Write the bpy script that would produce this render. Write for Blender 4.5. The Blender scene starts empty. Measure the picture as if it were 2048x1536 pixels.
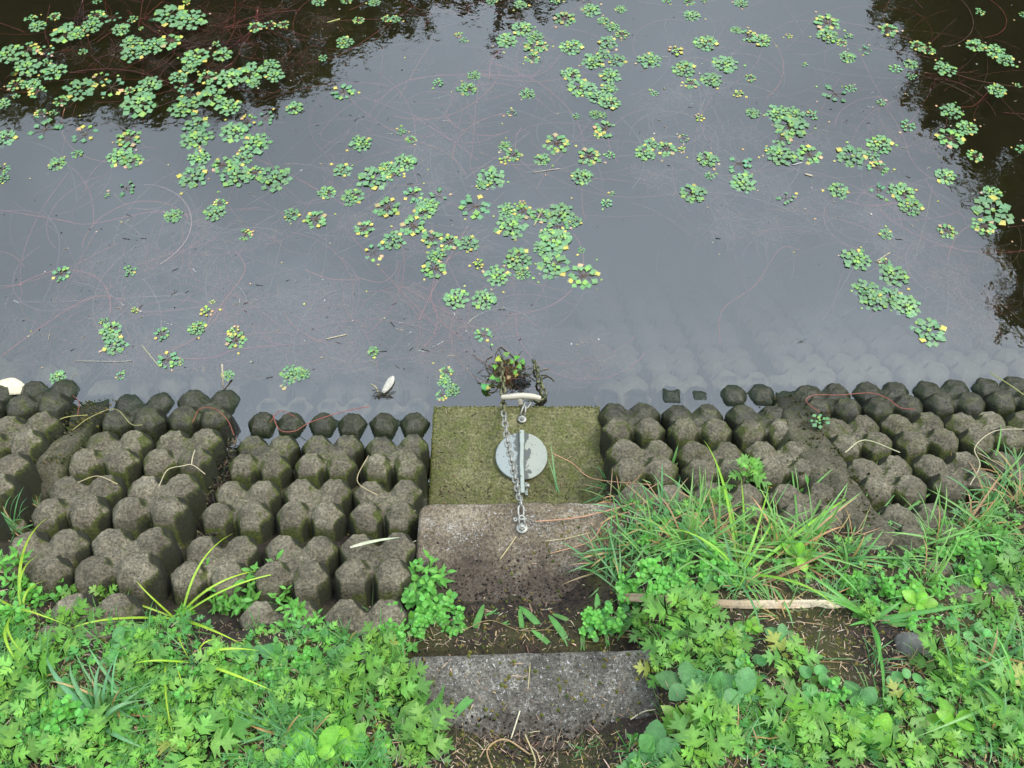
import bpy, math, random
import numpy as np
from mathutils import Vector, Matrix, noise as mnoise
rng = random.Random(7)
nrg = np.random.default_rng(7)
S = bpy.context.scene
COL = S.collection
R = math.radians
# ------------------------------------------------------------------ camera
CAM_H = 2.56; PITCH = 60.0; F_PX = 1576.0
cd = bpy.data.cameras.new("camera"); cam = bpy.data.objects.new("camera", cd); COL.objects.link(cam)
cam.location = (0, 0, CAM_H); cam.rotation_euler = (R(90 - PITCH), 0, 0)
cd.sensor_width = 36.0; cd.lens = 36.0 * F_PX / 2048.0; cd.clip_start = 0.05; cd.clip_end = 500
S.camera = cam
# ------------------------------------------------------------------ world, sun, exposure
SUN_EL, SUN_AZ = 56.0, 82.0      # azimuth from +y towards +x
w = bpy.data.worlds.new("World"); S.world = w; w.use_nodes = True
wn = w.node_tree.nodes; wl = w.node_tree.links; wn.clear()
sky = wn.new("ShaderNodeTexSky"); sky.sky_type = 'NISHITA'; sky.sun_disc = False
sky.sun_elevation = R(SUN_EL); sky.sun_rotation = R(SUN_AZ); sky.air_density = 1.0; sky.dust_density = 3.0; sky.ozone_density = 1.2
hs = wn.new("ShaderNodeHueSaturation"); hs.inputs["Saturation"].default_value = 0.62; hs.inputs["Value"].default_value = 1.0
tc = wn.new("ShaderNodeTexCoord"); nz = wn.new("ShaderNodeTexNoise"); nz.inputs["Scale"].default_value = 2.6; nz.inputs["Detail"].default_value = 4
mr = wn.new("ShaderNodeMapRange"); mr.inputs[1].default_value = 0.3; mr.inputs[2].default_value = 0.7; mr.inputs[3].default_value = 0.80; mr.inputs[4].default_value = 1.20
mx = wn.new("ShaderNodeMix"); mx.data_type = 'RGBA'; mx.blend_type = 'MULTIPLY'; mx.inputs[0].default_value = 1.0
cl = wn.new("ShaderNodeMix"); cl.data_type = 'RGBA'; cl.inputs[0].default_value = 0.78; cl.inputs[7].default_value = (8.9, 10.4, 12.0, 1)   # cloud cover
bg = wn.new("ShaderNodeBackground"); bg.inputs[1].default_value = 0.15; wo = wn.new("ShaderNodeOutputWorld")
wl.new(sky.outputs[0], hs.inputs["Color"]); wl.new(tc.outputs["Generated"], nz.inputs["Vector"]); wl.new(nz.outputs["Fac"], mr.inputs[0])
wl.new(hs.outputs[0], cl.inputs[6]); wl.new(cl.outputs[2], mx.inputs[6]); wl.new(mr.outputs[0], mx.inputs[7]); # overcast sky: brightest overhead and out over the pond, dimmer low down and behind (wooded slope)
sxyz = wn.new("ShaderNodeSeparateXYZ"); wl.new(tc.outputs["Generated"], sxyz.inputs[0])
gz = wn.new("ShaderNodeMapRange"); gz.inputs[1].default_value = 0.0; gz.inputs[2].default_value = 0.75; gz.inputs[3].default_value = 0.30; gz.inputs[4].default_value = 1.0; wl.new(sxyz.outputs[2], gz.inputs[0])
gy = wn.new("ShaderNodeMapRange"); gy.inputs[1].default_value = -0.75; gy.inputs[2].default_value = 0.10; gy.inputs[3].default_value = 0.22; gy.inputs[4].default_value = 1.0; wl.new(sxyz.outputs[1], gy.inputs[0])
gm = wn.new("ShaderNodeMath"); gm.operation = 'MULTIPLY'; wl.new(gz.outputs[0], gm.inputs[0]); wl.new(gy.outputs[0], gm.inputs[1])
mg = wn.new("ShaderNodeMix"); mg.data_type = 'RGBA'; mg.blend_type = 'MULTIPLY'; mg.inputs[0].default_value = 1.0; wl.new(mx.outputs[2], mg.inputs[6]); wl.new(gm.outputs[0], mg.inputs[7])
wl.new(mg.outputs[2], bg.inputs[0]); wl.new(bg.outputs[0], wo.inputs[0])
sl = bpy.data.lights.new("sun", 'SUN'); sl.energy = 1.0; sl.angle = R(16); sl.color = (1, 0.96, 0.9)
so = bpy.data.objects.new("sun", sl); COL.objects.link(so)
so.rotation_euler = (R(90 - SUN_EL), 0, R(180 - SUN_AZ))
S.view_settings.view_transform = 'Standard'; S.view_settings.look = 'None'; S.view_settings.gamma = 1.0
S.view_settings.exposure = 0.78
S.render.engine = 'CYCLES'
S.cycles.use_denoising = True; S.cycles.max_bounces = 8; S.cycles.transparent_max_bounces = 16; S.cycles.volume_bounces = 0
S.cycles.diffuse_bounces = 3; S.cycles.glossy_bounces = 3; S.cycles.transmission_bounces = 3
# ------------------------------------------------------------------ geometry of the place
_c, _s = math.cos(R(PITCH)), math.sin(R(PITCH))
def ray(u, v):
    a = (u - 1024) / F_PX; b = (v - 768) / F_PX
    return np.array([a, _c - b * _s, -_s - b * _c])
def P(u, v, z=0.0):                       # photo pixel -> point of the horizontal plane z
    d = ray(u, v); t = (z - CAM_H) / d[2]
    return np.array([d[0] * t, d[1] * t, z])
def pxm(u, v, z=0.0):                     # pixels per metre at that point
    d = ray(u, v); return F_PX * 1.0 / ((z - CAM_H) / d[2])
SL = 0.60
_yx = [-4, -1.9, -1.13, -0.5, -0.18, 0.0, 0.42, 0.95, 1.15, 1.9, 4]
_yy = [1.30, 1.40, 1.455, 1.43, 1.377, 1.39, 1.45, 1.46, 1.49, 1.53, 1.65]
def tops(x, y):
    z = SL * (np.interp(x, _yx, _yy) - y)
    zc = SL * (np.interp(x, _yx, _yy) - 0.0)
    return np.where(y < 0.0, zc - 0.12 * y * 1.0 / (1 - 0.3 * np.minimum(y, 0)), z)
def Ptop(u, v, off=0.0):
    d = ray(u, v); t = 1.2
    for k in range(60):
        p = np.array([0, 0, CAM_H]) + d * t
        h = p[2] - (float(tops(p[0], p[1])) + off)
        t += h * 0.8
        if abs(h) < 1e-4: break
    return p
SOIL_PX = [(-500, 900), (-100, 1000), (20, 1110), (90, 1185), (130, 1222), (300, 1232), (500, 1236), (740, 1262), (830, 1262), (1215, 960), (1290, 985), (1400, 1000), (1500, 1015), (1600, 1040), (1750, 1075), (1850, 1060), (1930, 1010), (2040, 950), (2300, 860)]
_sp = np.array([Ptop(u, v)[:2] for u, v in SOIL_PX])
def ysoil(x): return np.interp(x, _sp[:, 0], _sp[:, 1])
Z1, Z2, Z3, Z0 = 0.04, 0.36, 0.62, -0.26
YF1, YF2, YF3 = P(1034, 811, Z1)[1], P(1044, 1005, Z2)[1], P(1062, 1303, Z3)[1]
def sstep(a, b, t):
    t = np.clip((t - a) / (b - a), 0, 1); return t * t * (3 - 2 * t)
def _lat(x, y, s): 
    v = np.sin(x * 12.9898 * 1.0 + y * 78.233 + s) * 43758.5453; return v - np.floor(v)
def vn(x, y, f, s=0.0):                   # value noise
    X = np.asarray(x, float) * f; Y = np.asarray(y, float) * f
    xi, yi = np.floor(X), np.floor(Y); fx, fy = X - xi, Y - yi
    fx = fx * fx * (3 - 2 * fx); fy = fy * fy * (3 - 2 * fy)
    return (_lat(xi, yi, s) * (1 - fx) + _lat(xi + 1, yi, s) * fx) * (1 - fy) + (_lat(xi, yi + 1, s) * (1 - fx) + _lat(xi + 1, yi + 1, s) * fx) * fy
def ground(x, y):
    x = np.asarray(x, float); y = np.asarray(y, float)
    t = tops(x, y); n1 = vn(x, y, 7, 1) - .5; n2 = vn(x, y, 24, 2) - .5; n3 = vn(x, y, 60, 3) - .5
    s = sstep(0.07, -0.07, y - ysoil(x) + n1 * .10 + n2 * .05)
    g = t - 0.15 + s * (0.153 + n1 * .03 + n2 * .014 + n3 * .006)
    g = np.maximum(g, -1.15)
    xc = 0.012 + np.clip((YF1 - y), -1, 1.2) * 0.012
    hw = 0.318
    wv = n1 * .06 + n2 * .04 + n3 * .01
    cor = np.full(x.shape, -0.40)
    cor = np.where(y < YF2 - .01, Z2 - .05, cor)
    wd = (x - xc)
    side = 0.16 * sstep(0.05, 0.33, wd) + .03 * sstep(.1, .3, -wd)   # more soil at the right side of the tread
    soil2 = Z2 - .035 + sstep(0.645, 0.44, y + wv - side) * (0.155) + n2 * .01 + n3 * .006
    cor = np.where((y < YF2 - .03) & (y > YF3 - 0.005), np.maximum(soil2, Z2 - .05), cor)
    side3 = 0.09 * sstep(0.03, 0.30, wd) + .10 * sstep(.0, .3, -wd)
    soil3 = Z3 - .03 + sstep(0.235, 0.02, y + wv - side3 * 1.0) * (t + .02 - (Z3 - .03)).clip(0, 1) + n2 * .008 + n3 * .005
    cor = np.where(y <= YF3 - 0.03, np.maximum(soil3, Z3 - .08), cor)
    inside = sstep(hw + .006, hw - .006, np.abs(wd))
    cor = np.where(y > YF1, np.minimum(g, -0.05 + 0 * g) * 1.0, cor)
    low = y > 0.02
    return np.where(low, g * (1 - inside) + np.minimum(cor, g + .02) * inside, g)
_GU = np.arange(-200, 2300, 5.0); _GV = np.arange(640, 1700, 5.0)
def _mktab():
    U, Vv = np.meshgrid(_GU, _GV); a = (U - 1024) / F_PX; b = (Vv - 768) / F_PX; D = np.stack([a, _c - b * _s, -_s - b * _c], -1); T = np.full(U.shape, 1.0)
    for k in range(70):
        h = CAM_H + D[..., 2] * T - surf(D[..., 0] * T, D[..., 1] * T); T = T + np.clip(h * .5, -.02, .25)
    return T
def surf(x, y):
    g = ground(x, y); inn = np.abs(x - .012 - (YF1 - y) * .012) < .312
    for z_, ya, yb in ((Z1, YF1, YF2), (Z2, YF2, YF3), (Z3, YF3, -.02)):
        g = np.where(inn & (y < ya) & (y > yb), np.maximum(g, z_), g)
    return g
_GT = _mktab()
def G(u, v, off=0.0):                     # photo pixel -> point of the ground
    fu = min(max((u + 200) / 5.0, 0), len(_GU) - 2.001); fv = min(max((v - 640) / 5.0, 0), len(_GV) - 2.001); i, j = int(fu), int(fv); a, b = fu - i, fv - j
    t = (_GT[j, i] * (1 - a) + _GT[j, i + 1] * a) * (1 - b) + (_GT[j + 1, i] * (1 - a) + _GT[j + 1, i + 1] * a) * b
    p = np.array([0, 0, CAM_H]) + ray(u, v) * t
    return p + np.array([0, 0, off])
# ------------------------------------------------------------------ mesh helpers
class MB:
    def __init__(s): s.v = []; s.f = []; s.c = []; s.m = []; s.n = 0
    def add(s, V, Fc, col=(1, 1, 1), mi=0):
        V = np.asarray(V, float); o = s.n
        s.v.append(V); s.n += len(V)
        C = np.asarray(col, float)
        if C.ndim == 1: C = np.tile(C, (len(V), 1))
        s.c.append(C)
        for q in Fc: s.f.append([i + o for i in q]); s.m.append(mi)
    def build(s, name, mats, parent=None, smooth=True):
        me = bpy.data.meshes.new(name)
        V = np.concatenate(s.v) if s.v else np.zeros((0, 3)); me.from_pydata(V.tolist(), [], s.f)
        if not isinstance(mats, (list, tuple)): mats = [mats]
        for m in mats: me.materials.append(m)
        if len(mats) > 1: me.polygons.foreach_set("material_index", s.m)
        if smooth: me.polygons.foreach_set("use_smooth", [True] * len(me.polygons))
        ca = me.color_attributes.new("tint", 'FLOAT_COLOR', 'POINT')
        C = np.concatenate(s.c); C = np.hstack([C, np.ones((len(C), 1))]).astype(np.float32)
        ca.data.foreach_set("color", C.ravel()); me.update()
        o = bpy.data.objects.new(name, me); COL.objects.link(o); o.parent = parent
        return o
def tag(o, label=None, cat=None, group=None, kind=None):
    if label: o["label"] = label
    if cat: o["category"] = cat
    if group: o["group"] = group
    if kind: o["kind"] = kind
    return o
def empty(name, loc, rz=0.0):
    o = bpy.data.objects.new(name, None); o.empty_display_size = .02; COL.objects.link(o); o.location = loc; o.rotation_euler = (0, 0, rz); return o
def tube(mb, pts, rad, n=6, col=(1, 1, 1), mi=0, closed=False, caps=True):
    pts = np.asarray(pts, float); N = len(pts)
    rad = np.full(N, rad) if np.isscalar(rad) else np.asarray(rad)
    if closed: T = np.roll(pts, -1, 0) - np.roll(pts, 1, 0)
    else: T = np.gradient(pts, axis=0)
    T /= np.linalg.norm(T, axis=1)[:, None] + 1e-12
    up = np.array([0, 0, 1.]) if abs(T[0][2]) < .9 else np.array([1., 0, 0])
    A = np.cross(T[0], up); A /= np.linalg.norm(A); rows = []
    for i in range(N):
        A = A - T[i] * (A @ T[i]); A /= np.linalg.norm(A) + 1e-12; B = np.cross(T[i], A)
        an = np.arange(n) * 2 * math.pi / n
        rows.append(pts[i] + rad[i] * (np.cos(an)[:, None] * A + np.sin(an)[:, None] * B))
    V = np.concatenate(rows); Fc = []
    M = N if closed else N - 1
    for i in range(M):
        j = (i + 1) % N
        for k in range(n): Fc.append([i * n + k, i * n + (k + 1) % n, j * n + (k + 1) % n, j * n + k])
    if caps and not closed: Fc.append(list(range(n))[::-1]); Fc.append([(N - 1) * n + k for k in range(n)])
    C = np.asarray(col, float)
    if C.ndim == 2: C = np.repeat(C, n, axis=0)
    mb.add(V, Fc, C, mi)
def lathe(mb, prof, c=(0, 0, 0), n=32, axis=np.array([0, 0, 1.]), col=(1, 1, 1), mi=0):
    axis = np.asarray(axis, float) / np.linalg.norm(axis)
    a = np.cross(axis, [0, 1, 0.3]); a /= np.linalg.norm(a); b = np.cross(axis, a)
    V = []; Fc = []
    for r, h in prof:
        for k in range(n):
            t = 2 * math.pi * (k + .5) / n; V.append(np.array(c) + r * (math.cos(t) * a + math.sin(t) * b) + h * axis)
    for i in range(len(prof) - 1):
        for k in range(n): Fc.append([i * n + k, i * n + (k + 1) % n, (i + 1) * n + (k + 1) % n, (i + 1) * n + k])
    Fc.append([(len(prof) - 1) * n + k for k in range(n)])
    mb.add(V, Fc, col, mi)
def bez(pts, n=16):                        # Catmull-Rom through points
    p = np.asarray(pts, float); p = np.vstack([2 * p[0] - p[1], p, 2 * p[-1] - p[-2]]); out = []
    m = len(p) - 3
    for i in range(m):
        for k in range(n):
            t = k / n; a, b, c, d = p[i:i + 4]
            out.append(.5 * (2 * b + (c - a) * t + (2 * a - 5 * b + 4 * c - d) * t * t + (3 * b - a - 3 * c + d) * t ** 3))
    out.append(p[-2]); return np.array(out)
# ------------------------------------------------------------------ material helpers
def newmat(name):
    m = bpy.data.materials.new(name); m.use_nodes = True; nt = m.node_tree; nt.nodes.clear(); return m, nt
class NT:
    def __init__(s, nt): s.nt = nt
    def n(s, t, **k):
        nd = s.nt.nodes.new(t)
        for a, b in k.items(): setattr(nd, a, b)
        return nd
    def l(s, a, b): s.nt.links.new(a, b)
    def noise(s, vec, scale, detail=3, rough=.55, dist=0):
        nd = s.n("ShaderNodeTexNoise"); nd.inputs["Scale"].default_value = scale; nd.inputs["Detail"].default_value = detail
        nd.inputs["Roughness"].default_value = rough; nd.inputs["Distortion"].default_value = dist
        if vec is not None: s.l(vec, nd.inputs["Vector"])
        return nd.outputs["Fac"]
    def ramp(s, fac, stops, interp='LINEAR'):
        r = s.n("ShaderNodeValToRGB"); r.color_ramp.interpolation = interp; e = r.color_ramp.elements
        while len(e) < len(stops): e.new(.5)
        for i, (p, c) in enumerate(stops):
            e[i].position = p; e[i].color = (c[0], c[1], c[2], 1) if not np.isscalar(c) else (c, c, c, 1)
        s.l(fac, r.inputs[0]); return r.outputs[0]
    def mr(s, v, a, b, c=0., d=1., smooth=False):
        m = s.n("ShaderNodeMapRange"); m.interpolation_type = 'SMOOTHSTEP' if smooth else 'LINEAR'
        for i, q in enumerate((a, b, c, d)): m.inputs[i + 1].default_value = q
        s.l(v, m.inputs[0]); return m.outputs[0]
    def math(s, op, a, b=None, clamp=False):
        m = s.n("ShaderNodeMath", operation=op); m.use_clamp = clamp
        for i, q in enumerate((a, b)):
            if q is None: continue
            if isinstance(q, (int, float)): m.inputs[i].default_value = q
            else: s.l(q, m.inputs[i])
        return m.outputs[0]
    def mix(s, f, a, b, mode='MIX'):
        m = s.n("ShaderNodeMix", data_type='RGBA', blend_type=mode)
        for i, q in ((0, f), (6, a), (7, b)):
            if isinstance(q, (int, float)): m.inputs[i].default_value = q
            elif isinstance(q, tuple): m.inputs[i].default_value = (*q, 1)
            else: s.l(q, m.inputs[i])
        return m.outputs[2]
    def bump(s, h, strength=.5, dist=.01, normal=None):
        b = s.n("ShaderNodeBump"); b.inputs["Strength"].default_value = strength; b.inputs["Distance"].default_value = dist; s.l(h, b.inputs["Height"])
        if normal is not None: s.l(normal, b.inputs["Normal"])
        return b.outputs[0]
    def out(s, sh, vol=None):
        o = s.n("ShaderNodeOutputMaterial"); s.l(sh, o.inputs[0])
        if vol is not None: s.l(vol, o.inputs[1])
    def pr(s, base, rough=.6, normal=None, metallic=0., spec=.5):
        p = s.n("ShaderNodeBsdfPrincipled")
        for k, q in (("Base Color", base), ("Roughness", rough), ("Metallic", metallic), ("Specular IOR Level", spec)):
            if isinstance(q, (int, float)): p.inputs[k].default_value = q
            elif isinstance(q, tuple): p.inputs[k].default_value = (*q, 1)
            else: s.l(q, p.inputs[k])
        if normal is not None: s.l(normal, p.inputs["Normal"])
        return p.outputs[0]
def stone_mat(name, dark, mid, light, mossy, lichen=0.0, mosscol=(.035, .05, .008), wetz=.14, speck=1.0, mossz=(.05, .55), sidek=.35, dirt=None, algae_shade=0):
    m, nt = newmat(name); N = NT(nt); g = N.n("ShaderNodeNewGeometry"); pos = g.outputs["Position"]
    sx = N.n("ShaderNodeSeparateXYZ"); N.l(pos, sx.inputs[0]); z = sx.outputs[2]
    sn = N.n("ShaderNodeSeparateXYZ"); N.l(g.outputs["Normal"], sn.inputs[0]); up = sn.outputs[2]
    a = N.noise(pos, 9, 5, .6); b = N.noise(pos, 120, 4, .7); c = N.noise(pos, 330, 2, .6); d = N.noise(pos, 26, 4, .6)
    col = N.ramp(a, [(.3, dark), (.55, mid), (.75, light)])
    col = N.mix(1.0, col, N.ramp(b, [(.28, .35), (.5, 1.0), (.68, 1.75)]), 'MULTIPLY')
    sp = N.n("ShaderNodeTexVoronoi"); sp.inputs["Scale"].default_value = 190; N.l(pos, sp.inputs["Vector"])
    grit = N.math('MULTIPLY', N.mr(sp.outputs["Distance"], .28, .12), N.mr(N.noise(pos, 60, 2), .5, .62))
    col = N.mix(N.math('MULTIPLY', grit, .55 * speck), col, (.34, .31, .26))
    pit = N.math('MULTIPLY', N.mr(N.noise(pos, 210, 2, .5), .40, .30), .8)
    col = N.mix(pit, col, (.012, .010, .008))
    if lichen > 0:
        l1 = N.math('MULTIPLY', N.mr(N.noise(pos, 11, 6, .75), .50, .68), N.mr(N.noise(pos, 230, 3, .75), .50, .58))
        col = N.mix(N.math('MULTIPLY', l1, lichen), col, (.50, .46, .40))
        l2 = N.math('MULTIPLY', N.mr(N.noise(pos, 110, 3, .75), .62, .66), lichen)
        col = N.mix(l2, col, (.45, .44, .42))
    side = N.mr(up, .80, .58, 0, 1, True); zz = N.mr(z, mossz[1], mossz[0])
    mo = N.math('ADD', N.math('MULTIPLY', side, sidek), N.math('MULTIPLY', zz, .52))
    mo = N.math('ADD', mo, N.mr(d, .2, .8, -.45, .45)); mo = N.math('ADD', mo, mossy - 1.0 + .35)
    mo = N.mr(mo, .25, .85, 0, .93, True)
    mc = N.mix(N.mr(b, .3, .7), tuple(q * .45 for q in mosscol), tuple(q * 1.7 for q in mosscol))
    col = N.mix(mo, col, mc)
    wz = N.math('ADD', z, N.mr(d, .2, .8, -.05, .05))
    wet = N.mr(wz, wetz, wetz - .08, 0, 1, True)
    col = N.mix(wet, col, N.mix(1.0, col, (.34, .36, .32), 'MULTIPLY'))
    silt = N.mr(N.math('ADD', z, N.mr(d, .2, .8, -.012, .012)), -.012, -.035)
    col = N.mix(N.math('MULTIPLY', silt, .88), col, N.mix(d, (.36, .31, .18), (.52, .45, .28)))
    if algae_shade: col = N.mix(N.math('MULTIPLY', N.mr(N.math('ADD', up, N.mr(d, .2, .8, -.12, .12)), .66, .38, 0, 1, True), algae_shade), col, (.013, .012, .006))  # steep sides darkened: occlusion shade painted into the colour along with dark algae
    if dirt:
        dy = N.math('ADD', sx.outputs[1], N.mr(N.noise(pos, 10, 6, .75), .25, .75, -.11, .11)); dm = N.mr(dy, dirt[0], dirt[1], 0, .85)
        col = N.mix(dm, col, N.mix(N.mr(b, .35, .65), (.018, .012, .008), (.085, .058, .038)))
    rim = N.mr(N.math('ADD', z, N.mr(b, .2, .8, -.012, .012)), .022, .008)
    rim = N.math('MULTIPLY', rim, N.mr(z, -.03, -.01))
    col = N.mix(rim, col, (.010, .018, .003))
    rough = N.mr(wet, 0, 1, .85, .42)
    h = N.math('ADD', N.math('MULTIPLY', b, .7), N.math('MULTIPLY', c, .35)); h = N.math('ADD', h, N.math('MULTIPLY', d, .8)); h = N.math('SUBTRACT', h, N.math('MULTIPLY', pit, .5))
    N.out(N.pr(col, rough, N.bump(h, .75, .006), 0, .5)); return m
def leaf_mat(name, trans=.35, rough=.42, spec=.45, var=.25, vein=True):
    m, nt = newmat(name); N = NT(nt); at = N.n("ShaderNodeAttribute", attribute_name="tint"); g = N.n("ShaderNodeNewGeometry"); oi = N.n("ShaderNodeObjectInfo")
    a = N.noise(g.outputs["Position"], 45, 3); b = N.noise(g.outputs["Position"], 260, 2)
    k = N.mr(a, .25, .75, 1 - var, 1 + var); k = N.math('MULTIPLY', k, N.mr(b, .3, .7, .88, 1.12)); k = N.math('MULTIPLY', k, N.mr(oi.outputs["Random"], 0, 1, .86, 1.16))
    col = N.mix(1.0, at.outputs["Color"], k, 'MULTIPLY')
    h = N.math('ADD', a, N.math('MULTIPLY', b, .4))
    p = N.pr(col, rough, N.bump(h, .35, .004), 0, spec)
    t = N.n("ShaderNodeBsdfTranslucent"); tcx = N.mix(1.0, col, (1.25, 1.25, .45), 'MULTIPLY'); N.l(tcx, t.inputs[0])
    ms = N.n("ShaderNodeMixShader"); ms.inputs[0].default_value = trans; N.l(p, ms.inputs[1]); N.l(t.outputs[0], ms.inputs[2]); N.out(ms.outputs[0]); return m
def simple_mat(name, col, rough=.6, metal=0., nscale=80, namt=.3, bump=.3, dirt=None, dscale=30, dthr=(.5, .6)):
    m, nt = newmat(name); N = NT(nt); g = N.n("ShaderNodeNewGeometry"); a = N.noise(g.outputs["Position"], nscale, 4, .65)
    at = N.n("ShaderNodeAttribute", attribute_name="tint")
    c = N.mix(1.0, at.outputs["Color"], col, 'MULTIPLY'); c = N.mix(1.0, c, N.mr(a, .25, .75, 1 - namt, 1 + namt), 'MULTIPLY')
    if dirt: c = N.mix(N.mr(N.noise(g.outputs["Position"], dscale, 5, .7), dthr[0], dthr[1]), c, dirt)
    N.out(N.pr(c, rough, N.bump(a, bump, .002), metal)); return m

M_block = stone_mat("mossy_concrete", (.085, .070, .044), (.160, .135, .088), (.25, .215, .148), .60, mosscol=(.066, .080, .009), sidek=.62, algae_shade=.85, mossz=(.05, .48))
M_step1 = stone_mat("step_concrete_mossy", (.09, .082, .032), (.155, .143, .058), (.24, .215, .11), .60, 0, (.085, .095, .016), wetz=-.02, mossz=(.3, 1.6))
M_step2 = stone_mat("step_concrete_grey", (.092, .068, .042), (.172, .132, .084), (.29, .235, .160), .10, 1.0, (.07, .075, .02), mossz=(-.5, -.2), dirt=(.74, .64))
M_step3 = stone_mat("step_concrete_dark", (.050, .044, .034), (.125, .112, .088), (.26, .235, .19), .05, 1.0, (.06, .055, .015), mossz=(-.5, -.2), dirt=(.28, .19))
M_wedge = stone_mat("mortar_infill", (.05, .045, .025), (.10, .085, .05), (.15, .13, .08), .62, 0, (.045, .05, .012), mossz=(.1, .5))
M_leaf = leaf_mat("leaf"); M_blade = leaf_mat("grass_blade", .3, .38, .5, .15); M_float = leaf_mat("floating_leaf", .08, .36, .6, .22)
M_tree = leaf_mat("tree_leaf", .4, .5, .3, .3)
M_straw = simple_mat("dry_straw", (1, 1, 1), .75); M_stem = simple_mat("plant_stem", (1, 1, 1), .55)
M_weed = simple_mat("water_weed", (1, 1, 1), .5)
M_wood = simple_mat("weathered_wood", (1, 1, 1), .8, 0, 260, .35, .6)
M_bark = simple_mat("bark", (.09, .07, .05), .9, 0, 12, .4, .8)
M_steel = simple_mat("galvanised_steel", (.40, .39, .34), .5, .6, 300, .25, .3, (.16, .12, .06), 60, (.56, .70))
M_mosschain = simple_mat("algae_coated_steel", (.20, .19, .085), .6, .2, 200, .5, .6, (.022, .028, .006), 70, (.45, .56))
M_pipe = simple_mat("cream_painted_steel", (.56, .50, .38), .5, 0, 160, .12, .3, (.22, .18, .08), 40, (.60, .72))
M_pebble = simple_mat("river_stone", (.12, .115, .10), .7, 0, 90, .4, .6)
# lid: pale grey-green with a wet dark stain of its own
m, nt = newmat("lid_enamel"); N = NT(nt); tcd = N.n("ShaderNodeTexCoord"); po = tcd.outputs["Object"]
sx = N.n("ShaderNodeSeparateXYZ"); N.l(po, sx.inputs[0])
nn = N.noise(po, 26, 5, .6); fine = N.noise(po, 400, 3, .7)
xr = N.math('ADD', sx.outputs[0], N.mr(nn, .3, .7, -.024, .024))
stain = N.math('MULTIPLY', N.mr(xr, -.026, -.023), N.mr(xr, .031, .028))
c = N.mix(N.mr(xr, .02, .03), (.30, .335, .315), (.36, .37, .30)); c = N.mix(1.0, c, N.mr(fine, .2, .8, .75, 1.2), 'MULTIPLY')
c = N.mix(N.math('MULTIPLY', stain, .92), c, (.085, .085, .068)); c = N.mix(N.mr(N.noise(po, 90, 4, .7), .62, .68), c, (.10, .10, .06))
N.out(N.pr(c, N.mr(stain, 0, 1, .55, .30), N.bump(fine, .2, .001))); M_lid = m
M_rib = simple_mat("rib_paint", (.36, .40, .34), .55, 0, 220, .2, .3, (.10, .12, .05), 45, (.57, .66))
# soil
m, nt = newmat("bank_soil"); N = NT(nt); g = N.n("ShaderNodeNewGeometry"); pos = g.outputs["Position"]
a = N.noise(pos, 8, 5, .6); b = N.noise(pos, 70, 5, .7); d = N.noise(pos, 300, 3, .7); e = N.noise(pos, 5, 4, .6)
c = N.ramp(b, [(.3, (.010, .0065, .004)), (.5, (.030, .019, .011)), (.72, (.085, .056, .033))])
c = N.mix(N.math('MULTIPLY', N.mr(e, .46, .62), .65), c, N.mix(N.mr(d, .3, .7), (.03, .032, .006), (.12, .12, .022)))
sx = N.n("ShaderNodeSeparateXYZ"); N.l(pos, sx.inputs[0])
c = N.mix(N.mr(sx.outputs[2], .12, -.08), c, (.10, .09, .055))
N.out(N.pr(c, .9, N.bump(N.math('ADD', N.math('MULTIPLY', b, 1.0), N.math('MULTIPLY', d, .4)), .9, .012))); M_soil = m
# water
WATER_F0_IOR = 2.15
m, nt = newmat("pond_water"); N = NT(nt); g = N.n("ShaderNodeNewGeometry"); pos = g.outputs["Position"]
h = N.math('ADD', N.math('MULTIPLY', N.noise(pos, 7, 3, .5), 1.0), N.math('MULTIPLY', N.noise(pos, 30, 2, .5), .12))
nb = N.bump(h, .10, .010)
fr = N.n("ShaderNodeFresnel"); fr.inputs[0].default_value = WATER_F0_IOR; N.l(nb, fr.inputs["Normal"])
gl = N.n("ShaderNodeBsdfGlossy"); gl.inputs["Roughness"].default_value = .015; N.l(nb, gl.inputs["Normal"])
tr = N.n("ShaderNodeBsdfTransparent"); ms = N.n("ShaderNodeMixShader"); N.l(fr.outputs[0], ms.inputs[0]); N.l(tr.outputs[0], ms.inputs[1]); N.l(gl.outputs[0], ms.inputs[2])
sc_ = N.n("ShaderNodeVolumeScatter"); sc_.inputs[0].default_value = (.88, .68, .28, 1); sc_.inputs[1].default_value = 1.8; sc_.inputs[2].default_value = .2
ab = N.n("ShaderNodeVolumeAbsorption"); ab.inputs[0].default_value = (.55, .46, .22, 1); ab.inputs[1].default_value = 2.2
av = N.n("ShaderNodeAddShader"); N.l(sc_.outputs[0], av.inputs[0]); N.l(ab.outputs[0], av.inputs[1])
N.out(ms.outputs[0], av.outputs[0]); M_water = m

# ------------------------------------------------------------------ ground, far bank, water
def grid(xs, ys, fz):
    X, Y = np.meshgrid(xs, ys); Zz = fz(X, Y); V = np.stack([X.ravel(), Y.ravel(), Zz.ravel()], 1); nx = len(xs)
    Fc = [[j * nx + i, j * nx + i + 1, (j + 1) * nx + i + 1, (j + 1) * nx + i] for j in range(len(ys) - 1) for i in range(nx - 1)]
    return V, Fc
xs = np.concatenate([np.linspace(-30, -2.2, 24)[:-1], np.arange(-2.2, 2.2, .0125), np.linspace(2.2, 30, 24)])
ys = np.concatenate([np.linspace(-14, -.3, 14)[:-1], np.arange(-.3, 1.75, .0125), np.linspace(1.76, 3.6, 24), np.linspace(3.8, 7.5, 6)])
gb = MB(); V, Fc = grid(xs, ys, ground); gb.add(V, Fc); go = gb.build("ground", M_soil); tag(go, "dark earth bank under the plants, falling away under the water", None, None, "structure")
fb = MB()
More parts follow.
